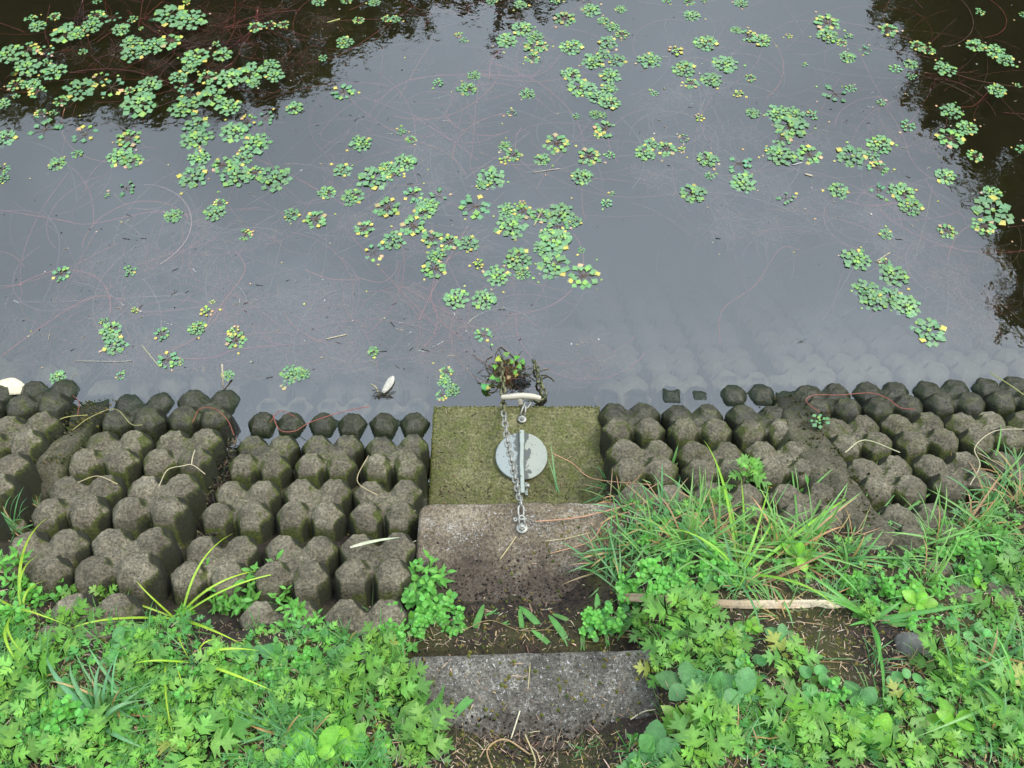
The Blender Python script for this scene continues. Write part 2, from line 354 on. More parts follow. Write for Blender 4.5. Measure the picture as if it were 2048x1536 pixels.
def farz(X, Y): return np.clip((Y - 8.6) * .5, -1.15, 1.3) + .25 * vn(X, Y, .8, 5)
V, Fc = grid(np.linspace(-30, 30, 61), np.linspace(7.5, 34, 50), farz); fb.add(V, Fc); fo = fb.build("far_bank", M_soil); tag(fo, None, None, None, "structure")
wb = MB()
x0, x1, y0, y1, zb = -29.5, 29.5, .85, 12.0, -1.6
wb.add([(x0, y0, zb), (x1, y0, zb), (x1, y1, zb), (x0, y1, zb), (x0, y0, 0), (x1, y0, 0), (x1, y1, 0), (x0, y1, 0)],
       [[3, 2, 1, 0], [4, 5, 6, 7], [0, 1, 5, 4], [1, 2, 6, 5], [2, 3, 7, 6], [3, 0, 4, 7]])
wo_ = wb.build("water", M_water, smooth=False); tag(wo_, "calm murky pond water reflecting a grey sky and dark trees", None, None, "structure")

# ------------------------------------------------------------------ concrete steps
def slab(name, px, z, th, yback, mat, label, rad=.035, extra=None):
    pl, pr_ = P(*px[0], z), P(*px[1], z)
    bl = P(*px[2], z) if px[2] else None; br = P(*px[3], z) if px[3] else None
    dl = (bl - pl)[:2] if bl is not None else np.array([0, -1.]); dr = (br - pr_)[:2] if br is not None else np.array([0, -1.])
    BL = pl[:2] + dl * (yback - pl[1]) / dl[1]; BR = pr_[:2] + dr * (yback - pr_[1]) / dr[1]
    C = [BL, BR, pr_[:2], pl[:2]]; out = []
    for i, c in enumerate(C):
        a = C[i - 1]; b = C[(i + 1) % 4]; da = (a - c) / np.linalg.norm(a - c); db = (b - c) / np.linalg.norm(b - c)
        r = rad if i >= 2 else .01
        for k in range(7):
            t = k / 6; out.append((c + da * r) * (1 - t) ** 2 + 2 * t * (1 - t) * c + (c + db * r) * t * t)
    out = np.array(out); dn = []
    for i in range(len(out)):                      # worn, slightly chipped edges
        p, q = out[i], out[(i + 1) % len(out)]; m = max(1, int(np.linalg.norm(q - p) / .012))
        for k in range(m): dn.append(p + (q - p) * k / m)
    out = np.array(dn); cen = out.mean(0); dd = cen - out; dd /= np.linalg.norm(dd, axis=1)[:, None]
    wob = (vn(out[:, 0] * 1.0, out[:, 1], 30, z) - .5) * .004 + np.clip(vn(out[:, 0], out[:, 1], 70, z + 3) - .74, 0, 1) * .022
    out = out + dd * wob[:, None]; n = len(out)
    mb = MB(); rows = [(0, -th), (0, -.5 * th), (0, -.011), (.003, -.005), (.008, -.0012), (.014, 0)]
    V = []
    for ins, dz in rows:
        for q in out:
            d = cen - q; d /= np.linalg.norm(d); V.append([*(q + d * ins * 1.3), z + dz])
    Fc = [[i * n + k, i * n + (k + 1) % n, (i + 1) * n + (k + 1) % n, (i + 1) * n + k] for i in range(len(rows) - 1) for k in range(n)]
    # interior top as fan of rings
    last = (len(rows) - 1) * n; Vt = list(V); prev = last
    for q_ in (.75, .5, .25):
        st = len(Vt)
        for k in range(n): Vt.append([*(cen + (np.array(Vt[last + k][:2]) - cen) * q_), z])
        Fc += [[prev + k, prev + (k + 1) % n, st + (k + 1) % n, st + k] for k in range(n)]; prev = st
    Vt.append([*cen, z]); Fc += [[prev + k, prev + (k + 1) % n, len(Vt) - 1] for k in range(n)]
    mb.add(Vt, Fc); o = mb.build(name, mat); tag(o, label, "step", "concrete steps down to the water"); return o
slab("concrete_step", [(866, 810), (1202, 811), (856, 1000), (1215, 1000)], Z1, .42, YF2 - .06, M_step1, "lowest concrete step at the waterline, green with moss, carrying the round lid")
slab("concrete_step", [(838, 1006), (1252, 1003), None, None], Z2, .30, YF3 - .06, M_step2, "middle grey-brown concrete step with pale lichen, the chain bolted near its edge", .04)
slab("concrete_step", [(806, 1312), (1320, 1297), None, None], Z3, .26, -.05, M_step3, "top dark concrete step speckled with white lichen, nearest the viewer", .035)
slab("concrete_step", [(905, 652), (1172, 655), None, None], Z0, .35, YF1 + .02, M_step1, "sunken concrete step faintly seen under the water beyond the steps", .03)

# ------------------------------------------------------------------ knobbly revetment blocks
def block_mesh(a, b, seed):
    nx, ny = 54, 62; rg = np.random.default_rng(seed)
    X, Y = np.meshgrid(np.linspace(-a / 2, a / 2, nx), np.linspace(-b / 2, b / 2, ny))
    best = np.full(X.shape, -.150)
    for sx_ in (-1, 1):
        for sy_ in (-1, 1):
            cx = sx_ * a * .238 + rg.uniform(-.0025, .0025); cy = sy_ * b * .212 + rg.uniform(-.003, .003)
            dx, dy = (X - cx) / (a * .5), (Y - cy) / (a * .5 * .98)
            acc = 0; tilt = rg.uniform(-.09, .09)
            for k in range(3):
                th = math.pi / 2 + k * math.pi / 3 + rg.uniform(-.10, .10) + tilt; acc = acc + np.abs(dx * math.cos(th) + dy * math.sin(th)) ** 24
            r = acc ** (1 / 24) + rg.uniform(-.015, .015)
            r0, r1, r2 = .245, .462, .545
            h = np.where(r < r0, 0.0, np.where(r < r1, - .032 * ((r - r0) / (r1 - r0)), -.032 - .12 * ((r - r1) / (r2 - r1))))
            h = h + dx * rg.uniform(-.012, .012) + dy * rg.uniform(-.010, .006)
            k_ = 500.0; best = np.log(np.exp(k_ * np.maximum(best, -.2)) + np.exp(k_ * np.maximum(h, -.2))) / k_
    ix = np.abs(X) / (a * .5); iy = np.abs(Y) / (a * .5)
    inner = np.maximum(ix, iy * 1.02); fl = -.024 - .16 * np.clip(inner - .50, 0, 1) / .2
    cr = -.017 - .05 * np.minimum(np.abs(np.abs(X) / (a * .5) - np.abs(Y) / (b * .43)), 1) - .16 * np.clip(inner - .52, 0, 1) / .2
    fl = np.maximum(fl, cr)
    h = np.log(np.exp(260 * np.maximum(best, -.2)) + np.exp(260 * np.maximum(fl, -.2))) / 260
    h = np.clip(h, -.15, .01)
    # cast skin: soft lumps, a few chipped spots
    h += (vn(X + seed * 3.1, Y, 38, 1) - .5) * .006 + (vn(X + seed * 1.7, Y, 120, 4) - .5) * .003 - np.clip(vn(X + seed, Y + seed, 60, 9) - .86, 0, 1) * .05
    V = np.stack([X.ravel(), Y.ravel(), h.ravel()], 1)
    Fc = [[j * nx + i, j * nx + i + 1, (j + 1) * nx + i + 1, (j + 1) * nx + i] for j in range(ny - 1) for i in range(nx - 1)]
    ring = [i for i in range(nx)] + [j * nx + nx - 1 for j in range(1, ny)] + [(ny - 1) * nx + i for i in range(nx - 2, -1, -1)] + [j * nx for j in range(ny - 2, 0, -1)]
    sk = V[ring] * [.985, .985, 1]; sk[:, 2] = -.23; o0 = len(V); V = np.vstack([V, sk]); nr = len(ring)
    Fc += [[ring[k], o0 + k, o0 + (k + 1) % nr, ring[(k + 1) % nr]] for k in range(nr)]
    return V, Fc
ORD = ["first", "second", "third", "fourth", "fifth", "sixth", "seventh", "eighth", "ninth", "tenth", "eleventh", "twelfth", "thirteenth", "fourteenth", "fifteenth", "sixteenth"]
SEC = {  # origin x,y,z  heading, pitch across, pitch along the slope, shear, columns, side text
    'LA': (-.1860, 1.3769, .0, .0074, .2232, .2642, .0264, range(-3, 0)),
    'LB': (-1.1200, 1.373, .05, .0237, .2397, .2629, .0441, range(-1, 1)),
    'RA': (.4183, 1.4989, -.020, -.0091, .2297, .2384, .0272, range(0, 3)),
    'RB': (1.1509, 1.4023, .055, .0505, .2238, .2372, -.0082, range(0, 6)),
    'LC': (-1.72, 1.425, .055, .10, .235, .2629, .10, range(-2, 1)),
}
variants = {}
sec_cols = []
def colname(k, i):
    if k == 'LA': return "%s left of the steps" % ORD[-i - 1]
    if k == 'LB': return "%s left of the steps" % ORD[3 - i]
    if k == 'LC': return "%s beyond the left mortar strip" % ORD[-i]
    if k == 'RA': return "%s right of the steps" % ORD[i]
    return "%s beyond the right mortar strip" % ORD[i]
for k, (ox, oy, oz, ph, a, b, sh, cols) in SEC.items():
    e = np.array([math.cos(ph), math.sin(ph), 0]); nv = np.array([math.sin(ph + sh), -math.cos(ph + sh), 0]); gdir = (nv + np.array([0, 0, SL])) / math.hypot(1, SL)
    nrm = np.cross(e, -gdir); nrm /= np.linalg.norm(nrm); nrm = nrm if nrm[2] > 0 else -nrm
    ydir = np.cross(nrm, e)
    vs = []
    for s in range(3):
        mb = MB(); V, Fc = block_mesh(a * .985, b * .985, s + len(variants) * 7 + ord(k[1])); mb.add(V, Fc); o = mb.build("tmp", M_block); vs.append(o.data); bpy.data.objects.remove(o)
    variants[k] = vs
    for i in cols:
        for j in range(-5, 5):
            p = np.array([ox, oy, oz]) + i * a * e + j * b * gdir
            g0 = float(ground(np.array(p[0]), np.array(p[1])))
            if g0 > p[2] + .0 and j > 1: continue
            if abs(p[0]) > 2.15: continue
            if k == 'RA' and j == 0: p[2] += (-.022, -.012, .010)[i]
            o = bpy.data.objects.new("revetment_block", rng.choice(vs)); COL.objects.link(o)
            M3 = Matrix(((e[0], ydir[0], nrm[0]), (e[1], ydir[1], nrm[1]), (e[2], ydir[2], nrm[2])))
            if rng.random() < .5: M3 = M3 @ Matrix.Rotation(math.pi, 3, 'Z')
            M3 = M3 @ Matrix.Rotation(R(rng.uniform(-1.6, 1.6)), 3, 'X') @ Matrix.Rotation(R(rng.uniform(-1.6, 1.6)), 3, 'Y') @ Matrix.Rotation(R(rng.uniform(-1, 1)), 3, 'Z')
            o.matrix_world = Matrix.Translation(Vector(p) + Vector(nrm) * rng.uniform(-.005, .004)) @ M3.to_4x4()
            zz = p[2]
            if zz < -.06: st = "submerged pale blurred"
            elif zz < .09: st = "wet dark mossy"
            elif zz < .25: st = "damp green-sided"
            else: st = "dry grey-brown"
            rows = "%s underwater row" % ORD[-j - 1] if (j < 0) else ("waterline row" if j == 0 else "%s row up" % ORD[j - 1])
            tag(o, "%s four-knob block, %s, %s" % (st, rows, colname(k, i)), "concrete block", "knobbly concrete blocks facing the bank")

# mossy mortar strips between the fans of blocks
def strip(pxs, name, label, seed):
    C = []; 
    for q_ in pxs:
        u, v, wd = q_[:3]; p = Ptop(u, v, q_[3] if len(q_) > 3 else -.012); C.append((p, wd / (F_PX / np.linalg.norm(p - np.array([0, 0, CAM_H])))))
    pts = bez([c[0] for c in C], 10); ws = np.interp(np.linspace(0, len(C) - 1, len(pts)), range(len(C)), [c[1] for c in C]); mb = MB(); nc = 15; V = []
    for i, p in enumerate(pts):
        t = pts[min(i + 1, len(pts) - 1)] - pts[max(i - 1, 0)]; s_ = np.cross(t, [0, 0, 1.]); s_ /= np.linalg.norm(s_)
        for k in range(nc):
            q = (k / (nc - 1) * 2 - 1); wob = (vn(p[0] * 1 + seed, p[1] + k * .01, 14, 3) - .5) * .02
            h = -.10 * max(0, abs(q) - .62) / .38 + (vn(p[0] + q * .1, p[1] + q * .07, 40, seed) - .5) * .016 + (vn(p[0] + q * .1, p[1], 12, seed) - .5) * .02
            V.append(p + s_ * (q * ws[i] / 2 * 1.12 + wob * q) + np.array([0, 0, h]))
    Fc = [[i * nc + k, i * nc + k + 1, (i + 1) * nc + k + 1, (i + 1) * nc + k] for i in range(len(pts) - 1) for k in range(nc - 1)]
    mb.add(V, Fc); o = mb.build(name, M_wedge); tag(o, label, "mortar strip", "mossy mortar strips between the blocks"); return o
strip([(215, 760, 60), (190, 800, 75), (150, 860, 62), (108, 915, 66), (88, 950, 70, -.03), (66, 985, 84, -.09), (50, 1010, 80, -.17)], "mortar_strip", "mossy crumbling mortar strip filling the joint between the blocks on the left", 2)
strip([(1560, 750, 60), (1588, 805, 84), (1608, 850, 96), (1645, 915, 100), (1690, 985, 100), (1745, 1060, 104), (1790, 1120, 100)], "mortar_strip", "brown and green mortar strip running down to the water between the blocks on the right", 6)
# ------------------------------------------------------------------ round lid with its rib and hinge bolt
cz = P(1043, 913, Z1 + .012)
lid = empty("round_plate", (cz[0], cz[1], Z1 + .003)); tag(lid, "round pale grey-green metal lid with a dark wet stain, lying on the mossy step", "lid")
RL = .0905
mb = MB(); lathe(mb, [(0.001, -.0), (RL * .96, 0), (RL, .002), (RL, .0135), (RL * .99, .0155), (RL * .965, .0162), (RL * .95, .0156), (.001, .0156)], n=72); disc = mb.build("disc", M_lid, lid); disc.rotation_euler = (0, 0, 0)
lx, ly = cz[0], cz[1]
def L(u, v, z): p = P(u, v, z); return np.array([p[0] - lx, p[1] - ly, z - Z1 - .003])
mb = MB()
a0 = L(1043.5, 860, Z1 + .035); a1 = L(1044, 886, Z1 + .034); a2 = L(1043, 925, Z1 + .03); a3 = L(1045.5, 985, Z1 + .045)
def bar(mb, pts, wx, hz, col=(1, 1, 1)):
    for p, q in zip(pts[:-1], pts[1:]):
        V = []
        for c in (p, q):
            for sx_, zz in ((-1, -1), (1, -1), (1, -.15), (.7, 0), (-.7, 0), (-1, -.15)): V.append([c[0] + sx_ * wx / 2, c[1], c[2] + zz * hz])
        Fc = [[k, (k + 1) % 6, 6 + (k + 1) % 6, 6 + k] for k in range(6)] + [[5, 4, 3, 2, 1, 0], [6, 7, 8, 9, 10, 11]]; mb.add(V, Fc, col)
bar(mb, [a0, a1], .0165, .02); bar(mb, [a1 + [0, -.0005, .003], a2 + [0, 0, 0], a3], .0145, .022)
rib = mb.build("rib", M_rib, lid, False)
mb = MB(); hp = L(1050, 972, Z1 + .03)
lathe(mb, [(.001, -.002), (.0085, -.002), (.0085, .014), (.007, .016), (.001, .016)], hp, 6, (1, 0, .1)); tube(mb, [hp + [-.03, 0, 0], hp + [.002, 0, 0]], .004, 8)
mb.build("hinge_bolt", M_steel, lid)
mb = MB(); bar(mb, [L(1036, 965, Z1 + .012), L(1037, 992, Z1 + .012)], .010, .014); bar(mb, [L(1052, 965, Z1 + .012), L(1053, 990, Z1 + .012)], .010, .014); mb.build("hinge_lug", M_rib, lid, False)

# ------------------------------------------------------------------ bolts, shackles, chains, pipe handle
def link_mesh(mb, c, t, nrm, L_=.040, W_=.024, r=.0034, col=(1, 1, 1), mi=0):
    t = t / np.linalg.norm(t); nrm = nrm - t * (nrm @ t); nrm /= np.linalg.norm(nrm); b = np.cross(nrm, t); pts = []
    hl = L_ / 2 - W_ / 2; rr = W_ / 2 - r
    for k in range(7): an = -math.pi / 2 + math.pi * k / 6; pts.append(c + t * (hl + rr * math.cos(an)) + b * rr * math.sin(an))
    for k in range(7): an = math.pi / 2 + math.pi * k / 6; pts.append(c + t * (-hl + rr * math.cos(an)) + b * rr * math.sin(an))
    tube(mb, pts, r, 7, col, mi, True)
def chain(name, path, label, split, mats, pitch=.0285, scale=1.0):
    path = bez(path, 24); seg = np.linalg.norm(np.diff(path, axis=0), axis=1); cum = np.concatenate([[0], np.cumsum(seg)]); n = int(cum[-1] / pitch)
    ob = empty(name, path[0]); tag(ob, label, "chain"); org = path[0]
    for k in range(n + 1):
        s_ = min(k * pitch + pitch * .3, cum[-1]); c = np.array([np.interp(s_, cum, path[:, i]) for i in range(3)]); c2 = np.array([np.interp(s_ + .004, cum, path[:, i]) for i in range(3)]); c1 = np.array([np.interp(s_ - .004, cum, path[:, i]) for i in range(3)])
        t = c2 - c1; an = (k % 2) * math.pi / 2 + .25 + rng.uniform(-.25, .25) ; t = t / (np.linalg.norm(t) + 1e-9)
        up = np.array([0, 0, 1.]) if abs(t[2]) < .8 else np.array([0, 1., 0]); s0 = np.cross(t, up); s0 /= np.linalg.norm(s0); u0 = np.cross(s0, t)
        mb = MB(); nn_ = u0 * math.cos(an) + s0 * math.sin(an)
        mossy = split(s_ / cum[-1]) ; link_mesh(mb, c - org, t, nn_, .040, .0245, .0033 + (.0012 if mossy > .5 else 0))
        mb.build("chain_link", mats[1] if mossy > .5 else mats[0], ob)
    return ob
ch1 = [P(1042, 1028, Z2 + .014), P(1041.5, 1006, Z2 + .016), P(1038, 994, .352)] + [P(u_, v_, .352 - .292 * ((994 - v_) / 188) - .035 * math.sin(math.pi * (994 - v_) / 188)) for u_, v_ in ((1031, 960), (1024, 925), (1017, 895), (1012, 862), (1008, 830))] + [P(1006, 806, Z1 + .012), P(1006, 775, .055), P(1004, 745, .035), P(1003, 722, .0), P(1003, 700, -.06)]
chain("long_chain", ch1, "long steel chain from the middle step over the lid into the weeds", lambda s: 1 if s > .60 else 0, (M_steel, M_mosschain))
ch2 = [P(1052, 812, Z1 + .012), P(1060, 802, Z1 + .012), P(1072, 800, .03), P(1086, 799, .012), P(1088, 788, .02), P(1080, 764, .03), P(1073, 738, .02), P(1069, 724, .0), P(1066, 700, -.06)]
chain("short_chain", ch2, "short algae-covered chain from the small shackle, looping off the step edge into the water", lambda s: 1 if s > .12 else 0, (M_steel, M_mosschain))
def bolt(name, u, v, z, label, r):
    p = P(u, v, z); o = empty(name, p); tag(o, label, "bolt")
    mb = MB(); lathe(mb, [(.001, -.004), (r, -.004), (r, .001), (r * .96, .0018), (.001, .0018)], n=36); mb.build("washer", M_steel, o)
    mb = MB(); lathe(mb, [(r * .62, .0018), (r * .62, .010), (r * .55, .0115), (.001, .0115)], n=6); mb.build("nut", M_steel, o, False)
    mb = MB(); lathe(mb, [(r * .32, .010), (r * .32, .0165), (r * .26, .018), (.001, .018)], n=20); mb.build("stud", M_steel, o)
    return p
b1 = bolt("anchor_bolt", 1044, 1056, Z2 + .008, "bright steel bolt with washer fixing the long chain to the middle step", .0165)
b2 = bolt("anchor_bolt", 1044.5, 838, Z1 + .009, "weathered hex bolt fixing the short chain to the mossy lowest step", .0150)
def shackle(name, base, tip, label, mat, withpin):
    o = empty(name, base); tag(o, label, "shackle"); d = np.array(tip) - base; Ln = np.linalg.norm(d[:2]); t = d / np.linalg.norm(d); s0 = np.array([t[1], -t[0], 0]); s0 /= np.linalg.norm(s0)
    mb = MB(); w2 = .0078; pts = [s0 * w2 + t * Ln * .0, s0 * w2 + t * Ln * .7]
    if withpin:
        pts = [s0 * w2 - t * .004, s0 * w2 + t * Ln * .45] + [t * (Ln * .45 + .008 * math.sin(a)) + s0 * w2 * math.cos(a) for a in np.linspace(.3, math.pi - .3, 7)] + [-s0 * w2 + t * Ln * .45, -s0 * w2 - t * .004]
    else:
        pts = [s0 * w2, s0 * w2 * .8 + t * Ln * .5] + [t * (Ln * .75 + .006 * math.sin(a)) + s0 * w2 * .55 * math.cos(a) for a in np.linspace(.3, math.pi - .3, 7)] + [-s0 * w2 * .8 + t * Ln * .5, -s0 * w2]
    tube(mb, [p + [0, 0, .004] for p in pts], .0032, 8); mb.build("bow", mat, o)
    if withpin:
        mb = MB(); c = t * Ln * .36; tube(mb, [c - s0 * .014 + [0, 0, .005], c + s0 * .016 + [0, 0, .005]], .0034, 8); mb.build("pin", mat, o)
        mb = MB(); e = c - s0 * .0185 + np.array([0, 0, .005]); pts = [e + .0042 * (math.cos(a) * s0 + math.sin(a) * t) for a in np.linspace(0, 2 * math.pi, 13)[:-1]]; tube(mb, pts, .0024, 7, closed=True); mb.build("pin_eye", mat, o)
shackle("shackle", P(1044, 1050, Z2 + .008), P(1042.5, 1022, Z2 + .014), "bright bow shackle with an eye pin at the bolt on the middle step", M_steel, True)
shackle("shackle", P(1045.5, 832, Z1 + .008), P(1050, 810, Z1 + .014), "small dull shackle beside the hex bolt on the mossy lowest step", M_steel, False)
# T handle of the sluice
th_ = empty("tee_handle", P(1040, 800, 0)); o0 = P(1040, 800, 0); tag(th_, "cream painted tee-shaped handle rising from the water against the lowest step", "handle")
mb = MB(); zc_ = .075
pts = bez([P(1003, 795, zc_ - .008), P(1020, 794, zc_), P(1042, 792, zc_ + .003), P(1066, 793.5, zc_), P(1081, 797, zc_ - .008)], 6) - o0; tube(mb, pts, [.009 + .0025 * math.sin(math.pi * i / (len(pts) - 1)) for i in range(len(pts))], 12); mb.build("crossbar", M_pipe, th_)
mb = MB(); pc = P(1040, 797, zc_) - o0; pb = P(1042, 812, Z1 + .004) - o0; bar(mb, [pc + [0, 0, .003], pb + [0, 0.001, .006]], .0165, .008); tube(mb, [pc, [pc[0], pc[1], -.25]], .008, 10); mb.build("stem", M_pipe, th_)

# ------------------------------------------------------------------ leaves
def lin(r, g, b): return tuple(((c / 255) / 12.92 if c < 10.3 else ((c / 255 + .055) / 1.055) ** 2.4) for c in (r, g, b))
def leaf(mb, base, az, pitch, L_, W_, outline, col, droop=.25, roll=0., fold=.18, tipcol=None, mi=0, midlight=1.15, wave=0.):
    """outline: (t along, half width) pairs; leaf lies along azimuth az rising by pitch and drooping"""
    t = np.array([q[0] for q in outline]); h = np.array([q[1] for q in outline]); n = len(t); tm = np.linspace(0, 1, n) if not np.all(np.diff(t) >= 0) else t
    ca, sa = math.cos(az), math.sin(az); d = np.array([ca, sa, 0]); s0 = np.array([-sa, ca, 0])
    def place(tt, hh, f):
        a = tt * L_; el = pitch - droop * tt * 1.2; z = a * math.sin(pitch) - droop * L_ * tt * tt; r = a * math.cos(pitch)
        z2 = z + abs(hh) * W_ * f + hh * W_ * math.tan(roll) + (wave * W_ * math.sin(tt * 14 + hh * 9) if wave else 0)
        return np.array(base) + d * r + s0 * hh * W_ * math.cos(roll) + np.array([0, 0, z2])
    V = []; C = []; col = np.array(col); tc2 = np.array(tipcol) if tipcol is not None else col
    for i in range(n): V.append(place(tm[i] * .985, 0, 0)); C.append((col * (1 - tm[i]) + tc2 * tm[i]) * midlight)
    for sgn in (1, -1):
        for i in range(n): V.append(place(t[i], sgn * h[i], fold)); C.append((col * (1 - tm[i]) + tc2 * tm[i]) * (.95 if sgn > 0 else 1.0))
    Fc = []
    for i in range(n - 1):
        Fc.append([i, i + 1, n + i + 1, n + i]); Fc.append([i + 1, i, 2 * n + i, 2 * n + i + 1])
    mb.add(V, Fc, np.array(C), mi)
MUG = [(0, .02), (.18, .025), (.24, .12), (.30, .035), (.36, .06), (.50, .48), (.51, .27), (.62, .42), (.56, .10), (.60, .07), (.78, .38), (.76, .20), (.86, .24), (.80, .07), (.88, .08), (.93, .05), (1, 0)]
OVAL = [(0, .02), (.08, .16), (.2, .34), (.38, .5), (.55, .49), (.72, .36), (.87, .17), (1, 0)]
LANCE = [(0, .02), (.12, .22), (.28, .44), (.45, .5), (.65, .36), (.84, .16), (1, 0)]
ROUND = [(0, .05), (.04, .25), (.16, .42), (.36, .52), (.6, .52), (.82, .38), (.94, .2), (1, .03)]
TOOTH = [(0, .03), (.10, .22), (.14, .20), (.24, .38), (.28, .35), (.40, .49), (.44, .45), (.56, .50), (.60, .44), (.70, .44), (.74, .37), (.84, .30), (.87, .24), (.94, .14), (1, 0)]
FAN = [(0, .03), (.25, .10), (.62, .40), (.74, .52), (.80, .44), (.87, .44), (.90, .30), (.97, .26), (1, .06)]
ARROW = [(-.28, .20), (-.30, .34), (-.1, .30), (.05, .34), (.3, .36), (.6, .33), (.82, .24), (.94, .12), (1, 0)]
def jit(c, a=.12, r=rng): k = 1 + r.uniform(-a, a); return (c[0] * k * (1 + r.uniform(-a, a)), c[1] * k, c[2] * k * (1 + r.uniform(-a, a)))
GRN = (.165, .40, .068); LIME = (.27, .50, .07); BLUEG = (.12, .30, .11); YEL = (.55, .42, .08); DRY = (.50, .33, .17)
def mk(name, mats, fn):
    mb = MB(); fn(mb); o = mb.build(name, mats); me = o.data; bpy.data.objects.remove(o); return me
def mugwort(r, n=13, h=.05, L0=.075, col=GRN, stem=None):
    def f(mb):
        for k in range(n):
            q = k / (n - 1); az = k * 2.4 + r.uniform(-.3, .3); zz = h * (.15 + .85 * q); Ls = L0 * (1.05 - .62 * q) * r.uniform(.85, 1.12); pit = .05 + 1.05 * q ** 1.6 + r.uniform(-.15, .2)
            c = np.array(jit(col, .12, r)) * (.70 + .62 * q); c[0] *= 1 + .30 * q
            if r.random() < .04: c = np.array(jit((.40, .40, .09), .2, r))
            leaf(mb, (0, 0, zz), az, pit, Ls, Ls * .78, MUG, c, r.uniform(.12, .38), r.uniform(-.3, .3), .10)
    return f
def stemf(h, r, col=(.30, .30, .10), rad=.0016):
    return lambda mb: tube(mb, [(0, 0, -.05), (r.uniform(-.004, .004), r.uniform(-.004, .004), h * .5), (0, 0, h)], [rad * 1.3, rad, rad * .5], 6, col)
def whorl(r, out, n, h, L0, W0, col, pitch0=.1, pitch1=1.0, droop=.25, shrink=.6, wave=0., tip=None, petiole=0.0):
    def f(mb):
        for k in range(n):
            q = k / max(1, n - 1); az = k * 2.4 + r.uniform(-.35, .35); Ls = L0 * (1.05 - shrink * q) * r.uniform(.85, 1.1); pp = petiole * Ls
            b = (pp * math.cos(az), pp * math.sin(az), h * (.1 + .9 * q))
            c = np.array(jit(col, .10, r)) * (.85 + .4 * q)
            leaf(mb, b, az, pitch0 + (pitch1 - pitch0) * q ** 1.5 + r.uniform(-.12, .12), Ls, Ls * W0, out, c, r.uniform(.6, 1.3) * droop, r.uniform(-.25, .25), .14, tip, 0, 1.18, wave)
            if petiole: tube(mb, [(0, 0, h * (.1 + .9 * q) * .6), b], .0011, 4, (.25, .28, .08))
    return f
def bushy(r, nst, spread, h, out, Ls, W0, col):       # several upright leafy shoots
    def f(mb):
        for s_ in range(nst):
            a = r.uniform(0, 6.28); d = spread * math.sqrt(r.random()); bx, by = d * math.cos(a), d * math.sin(a); hh = h * r.uniform(.5, 1.1); ln = r.uniform(.1, .5)
            tx, ty = bx + math.cos(a) * hh * ln, by + math.sin(a) * hh * ln
            tube(mb, [(bx, by, -.03), ((bx + tx) / 2, (by + ty) / 2, hh * .5), (tx, ty, hh)], .001, 4, (.22, .16, .07)); nl = r.randint(5, 8)
            for k in range(nl):
                q = (k + 1) / nl; p = (bx + (tx - bx) * q, by + (ty - by) * q, hh * q)
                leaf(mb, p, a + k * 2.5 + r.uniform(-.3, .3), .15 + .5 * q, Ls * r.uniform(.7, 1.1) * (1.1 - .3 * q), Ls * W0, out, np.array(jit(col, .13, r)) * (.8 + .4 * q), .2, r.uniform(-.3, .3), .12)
    return f
def blade(mb, base, tip, rise, W_, col, tipcol=None, n=12, twist=0., sag=0.):
    base = np.array(base, float); tip = np.array(tip, float); d = tip - base; Ln = np.linalg.norm(d); s0 = np.cross(d, [0, 0, 1.]); s0 /= np.linalg.norm(s0) + 1e-9; V = []; C = []; tc2 = np.array(tipcol if tipcol is not None else col); cc = np.array(col)
    for i in range(n):
        t = i / (n - 1); p = base + d * (t ** .9) + np.array([0, 0, rise * 4 * t * (1 - t) * (1 + sag * (t - .5))]); wv = W_ * (1 - t ** 2.6) * min(1, .55 + t * 3) / 2; tw = twist * t
        s1 = s0 * math.cos(tw) + np.array([0, 0, 1.]) * math.sin(tw); f = np.array([0, 0, .22 * wv * 2])
        V += [p - s1 * wv + f, p, p + s1 * wv + f]; c = cc * (1 - t) + tc2 * t; C += [c * .95, c * 1.12, c * 1.0]
    Fc = []
    for i in range(n - 1): Fc += [[i * 3, i * 3 + 1, i * 3 + 4, i * 3 + 3], [i * 3 + 1, i * 3 + 2, i * 3 + 5, i * 3 + 4]]
    mb.add(V, Fc, np.array(C))
def tuft(r, n, Lm, W_, col, spread=.02, lean=None, up=.6, dry=.15):
    def f(mb):
        for k in range(n):
            a = r.uniform(0, 6.28) if lean is None else r.gauss(lean, .6); Ls = Lm * r.uniform(.45, 1.1); b = (r.gauss(0, spread), r.gauss(0, spread), -.01); el = r.uniform(.15, 1.0) * up * 1.4
            tip = (b[0] + Ls * math.cos(el) * math.cos(a), b[1] + Ls * math.cos(el) * math.sin(a), max(.004, Ls * math.sin(el) * .8))
            c = jit(DRY, .2, r) if r.random() < dry else jit(col, .14, r); blade(mb, b, tip, Ls * r.uniform(.06, .2), W_ * r.uniform(.6, 1.15), c, tuple(np.array(c) * (1.15, 1.0, .9)), 8, r.uniform(-.5, .5))
    return f
r_ = random.Random(11)
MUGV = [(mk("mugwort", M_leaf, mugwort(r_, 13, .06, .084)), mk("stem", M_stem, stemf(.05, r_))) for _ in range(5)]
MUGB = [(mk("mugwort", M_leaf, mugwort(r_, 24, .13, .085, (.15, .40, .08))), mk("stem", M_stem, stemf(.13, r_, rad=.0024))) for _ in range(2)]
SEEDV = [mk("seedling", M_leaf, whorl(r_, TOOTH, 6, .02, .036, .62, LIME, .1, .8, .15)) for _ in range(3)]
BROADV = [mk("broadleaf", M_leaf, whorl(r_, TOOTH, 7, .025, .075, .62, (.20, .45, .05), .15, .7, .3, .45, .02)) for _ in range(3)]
BROADD = [mk("broadleaf", M_leaf, whorl(r_, TOOTH, 5, .02, .068, .70, (.10, .27, .08), .12, .6, .25, .35, .02)) for _ in range(2)]
